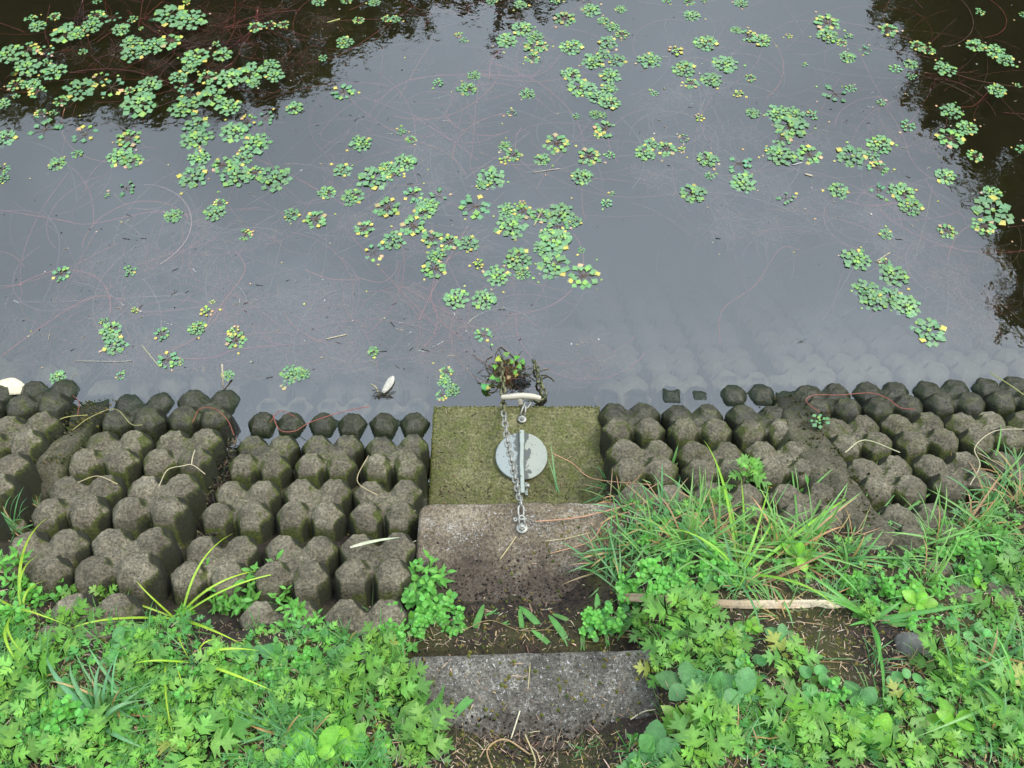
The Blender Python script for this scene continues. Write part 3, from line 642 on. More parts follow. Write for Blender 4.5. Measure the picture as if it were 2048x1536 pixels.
PALEV = [mk("pale_edged", M_leaf, whorl(r_, OVAL, 7, .02, .055, .5, (.22, .42, .10), .2, .6, .2, .3, .03, (.36, .52, .12))) for _ in range(1)]
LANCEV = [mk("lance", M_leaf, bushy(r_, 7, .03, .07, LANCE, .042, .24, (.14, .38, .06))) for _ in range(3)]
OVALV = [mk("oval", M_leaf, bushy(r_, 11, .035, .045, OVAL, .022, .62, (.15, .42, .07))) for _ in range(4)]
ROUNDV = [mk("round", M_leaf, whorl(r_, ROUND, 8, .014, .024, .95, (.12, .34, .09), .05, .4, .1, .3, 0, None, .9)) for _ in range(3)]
ARROWV = [mk("arrow", M_leaf, whorl(r_, ARROW, 1, .012, .048, .36, (.13, .38, .07), .1, .2, .25)) for _ in range(3)]
TUFTV = [mk("tuft", M_blade, tuft(r_, 26, .13, .0055, (.13, .33, .12), .014)) for _ in range(4)]
TUFTD = [mk("tuft", M_blade, tuft(r_, 24, .12, .0035, (.16, .30, .10), .016, None, .5, .6)) for _ in range(3)]
REEDV = [mk("reed", M_blade, tuft(r_, 8, .20, .0115, (.13, .36, .07), .008, None, .45, .05)) for _ in range(3)]

# ---- naming zones of the bank
BX = [(230, "far left bank"), (430, "left bank"), (620, "bank left of centre"), (800, "bank left of the steps"), (1000, "left edge of the steps"), (1240, "middle of the steps"), (1380, "right edge of the steps"), (1560, "by the wood strip"), (1780, "right bank"), (3000, "far right bank")]
BY = [(1080, "up among the blocks"), (1190, "at the soil's upper edge"), (1290, "halfway up"), (1400, "low down"), (4000, "nearest the viewer")]
def zone(u, v): return next(t for q, t in BX if u < q) + ", " + next(t for q, t in BY if v < q)
PENDING = {}
def reg(o, base, cat, u, v, group=None): PENDING.setdefault((base, zone(u, v)), []).append((u, o, cat, group))
def flush():
    for (base, zn), L_ in PENDING.items():
        L_.sort(key=lambda q: q[0]); n = len(L_)
        for i, (u, o, cat, grp) in enumerate(L_):
            pre = "" if n == 1 else ("left " if n == 2 and i == 0 else "right " if n == 2 else "leftmost " if i == 0 else "rightmost " if i == n - 1 else "%s-from-left " % ORD[i])
            tag(o, pre + base + " " + zn, cat, grp)
    PENDING.clear()
def put(me, name, u, v, size, base, cat, group=None, rz=None, stem=None, tilt=.25):
    p = G(u, v); rz = rng.uniform(0, 6.28) if rz is None else rz
    if stem is not None:
        o = empty(name, p, 0); f = bpy.data.objects.new("foliage", me); COL.objects.link(f); f.parent = o; s_ = bpy.data.objects.new("stem", stem); COL.objects.link(s_); s_.parent = o
    else: o = bpy.data.objects.new(name, me); COL.objects.link(o); o.location = p
    o.rotation_euler = (rng.uniform(-.12, .12) - tilt * .5, rng.uniform(-.15, .15), rz) if False else (rng.uniform(-.15, .15), rng.uniform(-.15, .15), rz)
    o.scale = (size * rng.uniform(.8, 1.25),) * 3; reg(o, base, cat, u, v, group); return o
MUGP = [(175, 1205, 1), (232, 1215, 1.2), (272, 1198, .9), (165, 1248, .8), (300, 1345, .9), (75, 1340, 1), (38, 1390, 1.2), (88, 1422, 1.1), (140, 1505, 1.1), (30, 1520, 1.2), (330, 1388, .9), (420, 1395, .9), (405, 1500, 1.3), (470, 1450, .8), (215, 1490, 1), (590, 1400, .8),
  (759, 1299, .9), (775, 1325, .8), (722, 1352, 1.05), (800, 1362, 1.1), (636, 1398, 1), (692, 1386, 1), (795, 1405, 1.1), (688, 1425, .9), (850, 1478, 1.0), (835, 1505, 1.1), (477, 1402, .9), (484, 1436, .8), (290, 1290, .8), (440, 1330, .8), (120, 1300, .8), (350, 1462, .8), (560, 1345, .6),
  (1346, 1238, 1.25), (1402, 1224, 1), (1400, 1308, 1.2), (1437, 1298, 1), (1315, 1346, .8), (1337, 1312, .7), (1392, 1438, 1), (1428, 1465, 1.1), (1392, 1520, 1), (1575, 1332, 1), (1562, 1440, 1.05), (1588, 1466, 1), (1600, 1505, 1.15), (1666, 1482, 1), (1798, 1420, 1), (1876, 1322, 1), (1911, 1355, .9), (1890, 1356, .9), (1786, 1512, 1), (2012, 1396, 1), (2012, 1150, 1.1), (1990, 1230, .9), (1960, 1450, 1), (1880, 1500, 1), (2030, 1500, 1.1), (1730, 1230, .7), (1290, 1255, .7), (1520, 1400, .8)]
for i, (u, v, s_) in enumerate(MUGP):
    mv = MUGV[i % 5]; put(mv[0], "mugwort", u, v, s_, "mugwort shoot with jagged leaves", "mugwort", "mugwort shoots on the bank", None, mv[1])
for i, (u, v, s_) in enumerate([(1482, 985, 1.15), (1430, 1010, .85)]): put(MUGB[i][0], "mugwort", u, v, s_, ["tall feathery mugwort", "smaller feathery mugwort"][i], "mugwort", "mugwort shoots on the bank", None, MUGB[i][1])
for i, (u, v, s_) in enumerate([(640, 1508, 1.05), (700, 1500, 1.1), (575, 1525, .9), (600, 1470, .6), (1900, 1450, 1.1), (1745, 1475, .9), (470, 1195, .6), (1590, 1115, 1.3), (1830, 1210, .8), (1955, 1170, .7), (1500, 1258, .55)]):
    put(BROADV[i % 3], "broadleaf_weed", u, v, s_, "yellow-green toothed broadleaf", "weed", "broad-leaved weeds")
for i, (u, v, s_) in enumerate([(1306, 1508, 1.15), (1368, 1374, 1.1), (1425, 1385, .9), (1480, 1395, 1.1), (1720, 1412, .85), (645, 1420, .9), (560, 1312, .8), (675, 1318, .7), (500, 1312, .8), (1595, 1430, .5), (1560, 1280, .8), (250, 1290, .8)]):
    put(BROADD[i % 2], "broadleaf_weed", u, v, s_, "dark blue-green broadleaf", "weed", "broad-leaved weeds")
put(PALEV[0], "pale_edged_weed", 1358, 1440, 1.1, "pale-edged mottled rosette weed", "weed")
for i, (u, v, s_) in enumerate([(500, 1195, 1.1), (535, 1180, 1), (560, 1210, 1), (590, 1240, .9), (620, 1260, .8), (460, 1225, .9), (520, 1240, .9), (850, 1165, .9), (870, 1240, .9), (1010, 1010 + 1100 - 900, .01), (1360, 1130, .8), (1395, 1110, .9), (1290, 1090, .7), (1930, 1090, .8), (1985, 1060, .8), (1870, 1180, .8), (420, 1180, .8), (380, 1215, .8), (1650, 1060, 1.1), (1620, 1020, 1), (1700, 1175, .7), (60, 1180, .9), (25, 1150, 1), (90, 1160, .8)]):
    if s_ > .05: put(LANCEV[i % 3], "lance_leaved_weed", u, v, s_, "upright narrow-leaved weed", "weed", "narrow-leaved weeds")
for i, (u, v, s_) in enumerate([(815, 1170, 1.1), (845, 1195, 1.2), (870, 1215, 1.2), (835, 1235, 1.2), (895, 1240, 1.0), (905, 1255, .8), (850, 1258, .9), (810, 1255, .9), (780, 1280, .9), (1250, 1180, .9), (1300, 1160, 1), (1340, 1175, .9), (1280, 1215, 1), (1220, 1245, 1), (1320, 1195, .8), (1180, 1250, .7), (1765, 1195, 1), (1800, 1180, .9), (1720, 1180, .8), (1870, 1090, 1), (1910, 1120, 1), (1955, 1110, 1), (1890, 1060, .8), (110, 1250 - 60, 1), (60, 1210, 1), (20, 1240, 1), (450, 1355, .8), (530, 1375, .9), (360, 1440, 1), (160, 1460, 1), (260, 1420, .8), (110, 1460, .9), (400, 1355, .8), (1420, 1150, .9), (1470, 1330, .7), (1660, 1395, .7), (1840, 1255, .7), (340, 1330, .7), (620, 1330, .8)]):
    put(OVALV[i % 4], "oval_leaved_weed", u, v, s_, "clump of small oval leaves", "weed", "small oval-leaved weeds")
for i, (u, v, s_) in enumerate([(1640, 1375, 1), (1650, 1400, 1), (1625, 1415, .9), (1820, 1380, 1), (1790, 1390, .9), (1500, 1345, 1), (1230, 1225, .9), (1200, 1262, .8), (300, 1320, 1), (240, 1330, .9), (130, 1400, 1), (520, 1345, .8), (560, 1440, 1), (1960, 1290, 1), (1700, 1500, .9), (1850, 1400, 1), (80, 1490, 1), (500, 1480, 1)]):
    put(ROUNDV[i % 3], "round_leaved_weed", u, v, s_, "creeping small round leaves", "weed", "small round-leaved weeds")
# arrow-leaved vine across the gap between the two upper steps
ARP = [(985, 1228, 3.9), (1010, 1248, 3.2), (1044, 1255, 1.62), (1075, 1248, 2.65), (1095, 1285, 2.1), (1135, 1240, 2.6), (1195, 1232, 1.7), (1165, 1290, 1.3), (950, 1255, 1.0), (1130, 1275, 2.4), (1215, 1285, 1.3), (1240, 1265, .6), (1260, 1235, 1.8), (1310, 1290, 3.3), (880, 1400, 1.55), (918, 1420, 1.1), (1240, 1140, 1.6), (1375, 1160, 1.9)]
for i, (u, v, a) in enumerate(ARP): put(ARROWV[i % 3], "arrow_leaf", u, v, rng.uniform(.95, 1.3), "arrow-shaped leaf", "leaf", "arrow-shaped leaves of a creeping vine", a + rng.uniform(-.15, .15))
mb = MB(); vine = [G(u, v, .006) for u, v in [(925, 1262), (980, 1242), (1040, 1262), (1110, 1262), (1180, 1285), (1240, 1275), (1300, 1282)]]; tube(mb, bez(vine, 8), .0011, 5, (.28, .20, .08)); o = mb.build("vine_stem", M_stem); tag(o, "thin creeping vine stem strung along the gap between the upper two steps", "vine")
# grass tufts
for i, (u, v, s_) in enumerate([(200, 1432, 1.25), (230, 1420, 1), (300, 1470, .9), (560, 1470, .9), (615, 1485, .7), (30, 950, .8), (60, 1010, .9), (95, 1035, .8), (20, 1060, 1), (130, 1100, .7), (1210, 1130, .9), (1235, 1110, .9), (1270, 1080, .9), (1300, 1060, .9), (1330, 1030, 1), (1380, 1000, .9), (1350, 1090, .8), (1560, 1040, 1.1), (1590, 970, 1), (1690, 1120, .9), (1660, 1200, .6), (1850, 1100, .9), (1990, 1010, 1), (2030, 960, 1.1), (1950, 1060, .9), (2000, 1330, 1), (1930, 1400, 1), (1980, 1480, .9), (1480, 1480, .7), (1530, 1490, .8), (1170, 1500, .5), (90, 1350, .8), (600, 1180, .6), (1250, 1030, .8), (1750, 1330, .5), (690, 1285, .7), (1480, 1180, .8), (1420, 1085, .8), (1225, 975, .8), (1262, 955, .9), (1300, 965, .9), (1335, 985, 1), (1375, 960, .9), (1410, 975, .9), (1540, 985, 1), (1575, 1000, 1), (1625, 1030, .9), (1660, 1050, .9), (1800, 1060, .9), (1900, 1000, 1), (1960, 980, 1), (1510, 950, .9)]):
    put(TUFTV[i % 4], "grass_tuft", u, v, s_, "tuft of blue-green grass blades", "grass tuft", "grass tufts on the bank")
GX = random.Random(41)
LONGV = [mk("long_grass", M_blade, tuft(r_, 15, .19, .0065, (.20, .44, .12), .018, None, .62, .12)) for _ in range(4)]
for i in range(30):
    u = GX.choice([GX.uniform(1215, 1480), GX.uniform(1480, 1720), GX.uniform(1850, 2060)]); v = float(np.interp(u, [q[0] for q in SOIL_PX], [q[1] for q in SOIL_PX])) + GX.uniform(-15, 150)
    put(LONGV[i % 4], "grass_tuft", u, v, GX.uniform(.7, 1.05), "long bright arching grass tuft", "grass tuft", "long grass tufts over the blocks")
for i, (u, v, s_) in enumerate([(40, 980, 1), (80, 1060, 1), (1240, 1000, 1), (1290, 990, .9), (1340, 960, .9), (1420, 1060, 1), (1590, 1010, 1), (1700, 1080, .9), (1900, 960, 1), (1980, 930, 1), (2040, 1010, 1), (1210, 1080, .6), (180, 1010, .5), (320, 1105, .6), (740, 1220, .6), (1500, 1120, 1), (1560, 1230, .7), (1620, 1330, .7), (1830, 1330, .6), (1550, 1100, .8), (1850, 1050, .8)]):
    put(TUFTD[i % 3], "dry_grass_tuft", u, v, s_, "half-dry straw grass tuft", "grass tuft", "half-dry grass tufts")
for i, (u, v, s_) in enumerate([(1615, 1085, 1), (1700, 1140, .9), (1745, 1240, 1), (1330, 985, .8), (1240, 1075, .7), (1900, 1380, .7), (2040, 1440, 1)]):
    put(REEDV[i % 3], "broad_bladed_grass", u, v, s_, "grass clump with broad flat blades", "grass tuft", "broad-bladed grass clumps")
# hero blades, each clump its own thing: base pixel, tips (u, v, tip height above ground, rise, width)
def clump(base, tips, name, label, col, tipc=None, mat=None):
    b = G(*base); o_ = MB()
    for (u, v, hz, rise, wd) in tips:
        hz = hz + (.035 if name == 'sedge' else .012); rise = rise * (1.3 if name == 'sedge' else 1); wd = wd * (1.15 if name == 'sedge' else 1); g_ = G(u, v, hz); c = jit(col, .08); blade(o_, np.array([rng.gauss(0, .004), rng.gauss(0, .004), -.005]), g_ - b, rise, wd, c, tipc if tipc else tuple(np.array(c) * (1.3, 1.05, .9)), 18, rng.uniform(-.2, .2))
    o = o_.build(name, M_blade); o.location = b; tag(o, label, "grass clump"); return o
LY = (.34, .55, .05)
clump((358, 1238), [(484, 1082, .04, .06, .006), (540, 1153, .03, .05, .006), (498, 1298, .02, .05, .0065), (162, 1268, .02, .04, .0055), (620, 1152, .02, .06, .005), (318, 1192, .12, .03, .004), (240, 1208, .02, .04, .004), (372, 1500, .02, .05, .005), (390, 1400, .01, .04, .004), (395, 1330, .01, .03, .004)], "sedge", "lime green sedge with long arching blades over the mugwort left of the steps", LY)
clump((42, 1222), [(142, 1048, .06, .06, .0075), (138, 1118, .05, .06, .0065), (146, 1172, .03, .05, .006), (68, 1342, .02, .05, .0075), (160, 1262, .02, .06, .005), (5, 1270, .02, .03, .005), (75, 1320, .02, .05, .006), (-30, 1180, .03, .04, .005)], "sedge", "yellow-green sedge arching over the bare soil at the far left", LY)
clump((392, 1322), [(532, 1310, .01, .05, .006), (560, 1390, .01, .05, .0055), (450, 1290, .03, .03, .004), (290, 1340, .03, .03, .004)], "sedge", "small lime sedge with a blade arching to the right, below the left blocks", LY)
clump((1482, 1150), [(1390, 912, .10, .06, .0075), (1690, 1008, .03, .08, .0075), (1665, 1232, .01, .06, .0065), (1328, 1078, .05, .05, .0055), (1350, 1075, .04, .03, .004), (1515, 1000, .10, .02, .006), (1460, 980, .10, .02, .006), (1465, 1190, .01, .03, .004), (1530, 1060, .06, .02, .005), (1430, 1000, .10, .02, .005), (1500, 1050, .10, .02, .007)], "sedge", "big bright sedge with long arching blades right of the steps, before the tall mugwort", (.22, .46, .05))
clump((1470, 1155), [(1300, 1030, .05, .04, .0065), (1345, 1050, .05, .04, .005), (1425, 1085, .10, .01, .01), (1512, 1270, .03, .03, .007), (1380, 1150, .02, .03, .004)], "blue_grass", "blue-green grass with bent blades mixed into the big sedge", (.12, .32, .13))
clump((1600, 1085), [(1706, 975, .06, .01, .012), (1720, 1018, .04, .01, .010), (1560, 900, .06, .02, .006), (1660, 950, .04, .02, .006), (1770, 985, .03, .02, .004)], "blue_grass", "stiff blue-green grass leaning over the right-hand mortar strip", (.14, .36, .09))
clump((1688, 1115), [(1866, 985, .05, .02, .0125), (1840, 1092, .02, .02, .009), (1875, 1130, .01, .02, .0065), (1800, 970, .05, .02, .005), (1745, 920, .05, .02, .004), (1800, 1140, .01, .01, .006)], "blue_grass", "broad pale green blades pointing up right at the end of the wood strip", (.16, .38, .11))
clump((1738, 1242), [(1945, 1215, .03, .012, .0135), (1690, 1256, .01, .01, .008), (1740, 1340, .03, .03, .010), (1795, 1208, .02, .01, .012), (1865, 1240, .01, .01, .006), (1757, 1420, .01, .03, .0095)], "blue_grass", "dark green broad-bladed grass with one long blade pointing right, above the round stone", (.10, .34, .07))
clump((205, 1448), [(120, 1320, .05, .05, .012), (245, 1320, .06, .05, .009), (310, 1405, .03, .06, .011), (265, 1310, .05, .03, .008), (330, 1370, .03, .03, .006), (240, 1390, .08, .02, .010), (180, 1340, .08, .04, .010), (300, 1500, .01, .04, .010), (120, 1385, .02, .03, .006)], "blue_grass", "blue-green grass with wide folded blades among the mugwort at lower left", (.15, .36, .17))
clump((1240, 1175), [(1205, 1055, .06, .02, .006), (1230, 1080, .06, .02, .0055), (1160, 1090, .03, .03, .005), (1290, 1100, .05, .02, .006), (1170, 1130, .02, .02, .004), (1275, 1140, .03, .02, .005), (1150, 1138, .02, .03, .004)], "blue_grass", "thin grass spilling over the right edge of the middle step", (.15, .34, .13))
clump((1700, 1536), [(1560, 1365, .04, .03, .010), (1600, 1420, .04, .02, .006)], "blue_grass", "single long pale blade slanting up left at the bottom right", (.22, .42, .16))
clump((2060, 1380), [(1810, 1480, .03, .03, .008), (1990, 1190, .05, .02, .005), (1880, 1270, .03, .03, .005), (1900, 1310, .02, .03, .004)], "blue_grass", "long grass blades reaching in from the right edge of the bank", (.16, .36, .12))
clump((1120, 990), [(1100, 895, .03, .01, .0065), (1093, 920, .02, .01, .005)], "blue_grass", "two short pointed blades standing at the lid's right side on the mossy step", (.16, .38, .16))
clump((1330, 990), [(1420, 840, .05, .01, .008), (1450, 862, .04, .01, .007), (1400, 880, .05, .01, .006), (1500, 875, .02, .01, .008), (1560, 860, .02, .02, .006), (1470, 930, .02, .02, .007)], "blue_grass", "grass blades leaning up over the blocks right of the steps", (.15, .36, .14))
clump((30, 900), [(95, 800, .03, .01, .006), (60, 790, .03, .01, .005), (20, 835, .04, .01, .007), (5, 850, .03, .01, .006), (42, 790, .02, .02, .004)], "blue_grass", "thin pale grass rising over the wet blocks at the far left edge", (.18, .40, .17))
clump((2048, 1010), [(1990, 860, .05, .02, .010), (2040, 830, .05, .02, .010), (1960, 900, .05, .02, .006), (1900, 980, .02, .02, .005), (2080, 900, .05, .02, .010)], "blue_grass", "thick leaning grass at the right edge over the blocks", (.18, .38, .14))
# dry runners over the step edge and blocks
def runner(pts, label, col, rad=.0016, off=.01, name="dry_grass_stalk", cat="stalk", soil=True):
    mb = MB(); P_ = [ (G(u, v, off) if soil else Ptop(u, v, off)) for u, v in pts]; tube(mb, bez(P_, 6), rad, 6, col); o = mb.build(name, M_straw); tag(o, label, cat, "dry stalks lying about"); return o
PK = (.50, .27, .16); ST = (.52, .42, .22)
runner([(1270, 1010), (1200, 1030), (1140, 1042), (1070, 1048)], "reddish dry grass stalk lying across the middle step towards the shackle", PK, .0024, .02)
runner([(1290, 1000), (1180, 985), (1140, 955), (1100, 935)], "reddish stalk crossing the back of the mossy lowest step", PK, .0016, .12)
runner([(1290, 1020), (1215, 1040), (1180, 1085), (1100, 1110)], "bent reddish stalk on the right part of the middle step", PK, .0018, .012)
runner([(1180, 1068), (1130, 1080), (1090, 1085)], "short straw on the middle step below the two long stalks", ST, .0013, .012)
runner([(1032, 1075), (1015, 1100), (1000, 1120)], "tan straw below the bolt on the middle step", ST, .0018, .008)
runner([(590, 830 + 3), (560, 822), (540, 845)], "fine red stem curled over the wet blocks left of the steps", (.30, .08, .05), .0012, .01, soil=False)
runner([(545, 830), (560, 860), (590, 862), (620, 845), (680, 825), (740, 812)], "red water stem looping over the waterline blocks left of the steps", (.34, .09, .06), .0014, .012, soil=False)
runner([(385, 845), (400, 818), (430, 818), (455, 840), (468, 870)], "red water stem arched over the second group of wet blocks", (.30, .08, .05), .0013, .014, soil=False)
runner([(100, 805), (110, 795), (140, 790), (158, 805), (155, 830)], "dark red stem arched over the leftmost wet blocks", (.25, .07, .05), .0013, .012, soil=False)
runner([(1640, 825), (1622, 812), (1612, 800), (1630, 790), (1680, 790), (1740, 786), (1775, 797), (1800, 815), (1830, 819)], "red water stem lying along the waterline blocks on the right", (.34, .10, .07), .0015, .014, soil=False)
runner([(145, 860), (180, 835), (230, 818), (262, 848), (285, 850)], "olive forked twig over the mossy blocks on the left", (.32, .29, .11), .0015, .02, "twig", "twig", False)
runner([(90, 855), (130, 835), (175, 830)], "thin olive twig beside the left mortar strip", (.42, .38, .12), .0016, .016, "twig", "twig", False)
runner([(318, 972), (335, 940), (365, 932), (385, 930), (410, 948)], "pale curved straw on top of the dry blocks on the left", (.50, .42, .26), .0016, .012, "straw", "straw", False)
runner([(383, 930), (385, 915), (390, 900)], "pale forked straw end standing on the left blocks", (.60, .50, .30), .0016, .012, "straw", "straw", False)
runner([(155, 965), (195, 952), (235, 968)], "thin bent straw on the third row of blocks at left", ST, .0013, .012, "straw", "straw", False)
runner([(737, 911), (716, 950), (720, 970), (755, 990)], "thin straw hanging between the two blocks nearest the steps", ST, .0013, .01, "straw", "straw", False)
runner([(1940, 970), (1960, 930), (1950, 895), (1990, 862), (2060, 858)], "bent pale straw over the blocks at the right edge", (.52, .44, .28), .0016, .02, "straw", "straw", False)
runner([(1955, 905), (2000, 930), (2040, 960)], "pale straw crossing the bent one at the right edge", (.50, .42, .28), .0013, .02, "straw", "straw", False)
runner([(1980, 745), (2020, 770), (2048, 790)], "yellow-green twig sticking over the water at the right edge", (.40, .40, .12), .0018, .02, "twig", "twig", False)
runner([(1690, 905), (1730, 880), (1800, 910 - 5)], "pale fallen blade over the mortar strip on the right", (.55, .52, .30), .0018, .02, "straw", "straw", False)
runner([(985, 1540), (975, 1500), (1010, 1480), (1060, 1510)], "curled dry stem at the foot of the top step", (.42, .28, .14), .002, .012)
runner([(1060, 1330), (1056, 1380)], "thin straw standing on the top step", ST, .001, .02)
runner([(1040, 1422), (1022, 1478)], "pale straw lying on the front of the top step", (.66, .58, .40), .0018, .006)
runner([(1260, 1440), (1285, 1425), (1310, 1420)], "bent pale straw at the right end of the top step", (.60, .50, .34), .0016, .008)
runner([(1050, 1470), (1070, 1520), (1066, 1545)], "tan straw below the top step", ST, .0018, .01)
# flat dry blade on the block nearest step
mb = MB(); a_, b_ = Ptop(700, 1095, .012), Ptop(802, 1075, .02); blade(mb, np.zeros(3), b_ - a_, .012, .009, (.50, .47, .33), (.42, .50, .30), 12); o = mb.build("dried_grass", M_straw); o.location = a_; tag(o, "flat pale dry blade lying on the blocks beside the middle step", "dry leaf")
# wood strip
mb = MB(); pl_ = [G(u, v, .012) for u, v in [(1235, 1197), (1330, 1203), (1450, 1209), (1560, 1212), (1690, 1213)]]; V = []; Cc = []; nseg = 40; pts = bez(pl_, 10); 
for i, p in enumerate(pts):
    t = i / (len(pts) - 1); hw = .0105 * (1 if t < .97 else .7); br = .45 + .75 * max(0, (t - .55)) / .45; c = np.array((.36, .26, .16)) * (1 - max(0, t - .5)) + np.array((.80, .66, .48)) * max(0, t - .5) * 1.7
    for dy, dz in ((-1, -.004), (-1, .003), (-.5, .0052), (0, .0045), (.5, .0055), (1, .003), (1, -.004)): V.append(p + np.array([0, dy * hw + .002 * math.sin(t * 9), dz + .0006 * math.sin(i * 2.7 + dy * 5)])); Cc.append(c * (1 + .18 * math.sin(dy * 9 + i * .13)))
Fc = [[i * 7 + k, i * 7 + (k + 1) % 7, (i + 1) * 7 + (k + 1) % 7, (i + 1) * 7 + k] for i in range(len(pts) - 1) for k in range(7)] + [[6, 5, 4, 3, 2, 1, 0], [(len(pts) - 1) * 7 + k for k in range(7)]]
mb.add(V, Fc, np.array(Cc)); o = mb.build("wood_strip", M_wood, smooth=False); tag(o, "long flat strip of weathered pale wood lying on the soil right of the steps", "wood strip")
# stones
def stone(u, v, sx_, sy_, sz_, label, col=(1, 1, 1), off=0., surf='g', name="stone"):
    p = (G(u, v) if surf == 'g' else P(u, v, 0)); mb = MB(); V = []; n1, n2 = 14, 22
    for i in range(n1 + 1):
        for k in range(n2):
            a = math.pi * i / n1; b = 2 * math.pi * k / n2; q = np.array([math.sin(a) * math.cos(b), math.sin(a) * math.sin(b), math.cos(a)]); f = 1 + .16 * mnoise.noise(Vector(q * 1.3 + np.array([u * .1, v * .1, 0]))) + .05 * mnoise.noise(Vector(q * 4))
            V.append(q * f * [sx_, sy_, sz_])
    Fc = [[i * n2 + k, i * n2 + (k + 1) % n2, (i + 1) * n2 + (k + 1) % n2, (i + 1) * n2 + k] for i in range(n1) for k in range(n2)]
    mb.add(V, Fc, col); o = mb.build(name, M_pebble); o.location = p + [0, 0, off]; o.rotation_euler = (0, 0, -.5); tag(o, label, "stone"); return o
stone(1832, 1300, .052, .036, .026, "smooth dark rounded stone half sunk in the soil at the right", off=.006)
stone(1690, 1172, .026, .018, .012, "small grey stone right of the wood strip's pale end", off=.004)
stone(768, 1247, .030, .024, .028, "grey concrete knob poking out of the soil left of the steps", (.9, .9, .85), .012)
stone(735, 1325, .030, .022, .022, "dark concrete knob half hidden under the mugwort", (.8, .8, .75), .008)

# ------------------------------------------------------------------ ground cover, moss and litter (uncountable)
def scatter(n, vmin, vmax, dens, seed):
    out = []; r = random.Random(seed); k = 0
    while len(out) < n and k < n * 30:
        k += 1; u = r.uniform(-60, 2110); v = r.uniform(vmin, vmax)
        if r.random() < dens(u, v, r): out.append((u, v, r))
    return out
def onstep(u, v):
    return (835 < u < 1235 and 1000 < v < 1215) or (815 < u < 1318 and 1296 < v < 1470) or (850 < u < 1215 and 800 < v < 1004)
def soilmask(u, v):
    return v > np.interp(u, [q[0] for q in SOIL_PX], [q[1] for q in SOIL_PX]) + 8
mb = MB(); n_ = 0
for u, v, r in scatter(13500, 880, 1640, lambda u, v, r: (1.0 if soilmask(u, v) else (.05 if v > 900 else 0)) * (.10 if onstep(u, v) else 1), 3):
    if r.random() < .45 and 1000 < u < 1250 and v < 1290: continue
    p = G(u, v, .002 + .010 * r.random() ** 2); a = r.uniform(0, 6.28); Ls = r.choice([r.uniform(.004, .014), r.uniform(.006, .028)]); el = r.gauss(0, .3); d = np.array([math.cos(a) * math.cos(el), math.sin(a) * math.cos(el), math.sin(el)]); s0 = np.array([-math.sin(a), math.cos(a), 0]) * r.uniform(.0004, .0011)
    c = r.choice([(.36, .25, .15), (.46, .35, .22), (.22, .14, .08), (.54, .42, .28), (.12, .08, .05), (.28, .17, .10), (.10, .065, .04)])
    md = p + d * Ls * .5 + [0, 0, r.uniform(0, .003)]; mb.add([p - s0, p + s0, md + s0, md - s0, p + d * Ls + s0 * .4, p + d * Ls - s0 * .4], [[0, 1, 2, 3], [3, 2, 4, 5]], jit(c, .2, r))
o = mb.build("plant_litter", M_straw, smooth=False); tag(o, "dry straw bits and dead leaf litter strewn over the soil", None, None, "stuff")
# moss cushions / crumbs
mb = MB()
for u, v, r in scatter(5200, 900, 1640, lambda u, v, r: (float(vn(u * 1., v * 1., .02, 9)) ** 2 * 1.4 if soilmask(u, v) else .02) * (.25 if onstep(u, v) else 1), 5):
    p = G(u, v, .0); c = r.choice([(.10, .11, .015), (.16, .15, .02), (.07, .09, .012), (.20, .15, .04)]); rr = r.uniform(.002, .006)
    V = [p + [0, 0, rr * 1.1]]; n = 5
    for k in range(n): a = 6.28 * k / n + r.random(); V.append(p + [rr * math.cos(a), rr * math.sin(a), r.uniform(-.001, .002)])
    mb.add(V, [[0, 1 + k, 1 + (k + 1) % n] for k in range(n)], jit(c, .2, r))
o = mb.build("moss", M_straw, smooth=False); tag(o, "olive moss crumbs covering damp soil", None, None, "stuff")
mb = MB(); r = random.Random(77)
for k in range(900):
    if k < 420: t = r.random(); u = 190 - 90 * t + r.gauss(0, 22); v = 795 + 130 * t; q = Ptop(u, v, -.012)
    else: t = r.random(); u = 1585 + 160 * t ** 1.2 + r.gauss(0, 26); v = 790 + 280 * t; q = Ptop(u, v, -.012)
    rr = r.uniform(.002, .006); V = [q + [0, 0, rr * 1.6]]
    for j in range(5): a = 1.256 * j + r.random(); V.append(q + [rr * math.cos(a), rr * math.sin(a), -.004])
    mb.add(V, [[0, 1 + j, 1 + (j + 1) % 5] for j in range(5)], jit(r.choice([(.05, .07, .012), (.11, .10, .02), (.03, .035, .008), (.14, .12, .05)]), .2, r))
for k in range(620):
    sd_ = r.random(); 
    if sd_ < .4: u, v = r.uniform(868, 1200), 812 + abs(r.gauss(0, 5))
    elif sd_ < .7: v = r.uniform(812, 1000); u = 868 - (v - 812) * .055 + abs(r.gauss(0, 5))
    else: v = r.uniform(812, 1000); u = 1200 + (v - 812) * .07 - abs(r.gauss(0, 6))
    q = P(u, v, Z1 - .001); rr = r.uniform(.0015, .0045); V = [q + [0, 0, rr * .9]]
    for j in range(5): a = 1.256 * j + r.random(); V.append(q + [rr * math.cos(a), rr * math.sin(a), -.001])
    mb.add(V, [[0, 1 + j, 1 + (j + 1) % 5] for j in range(5)], jit(r.choice([(.13, .14, .02), (.09, .10, .014), (.17, .16, .03)]), .2, r))
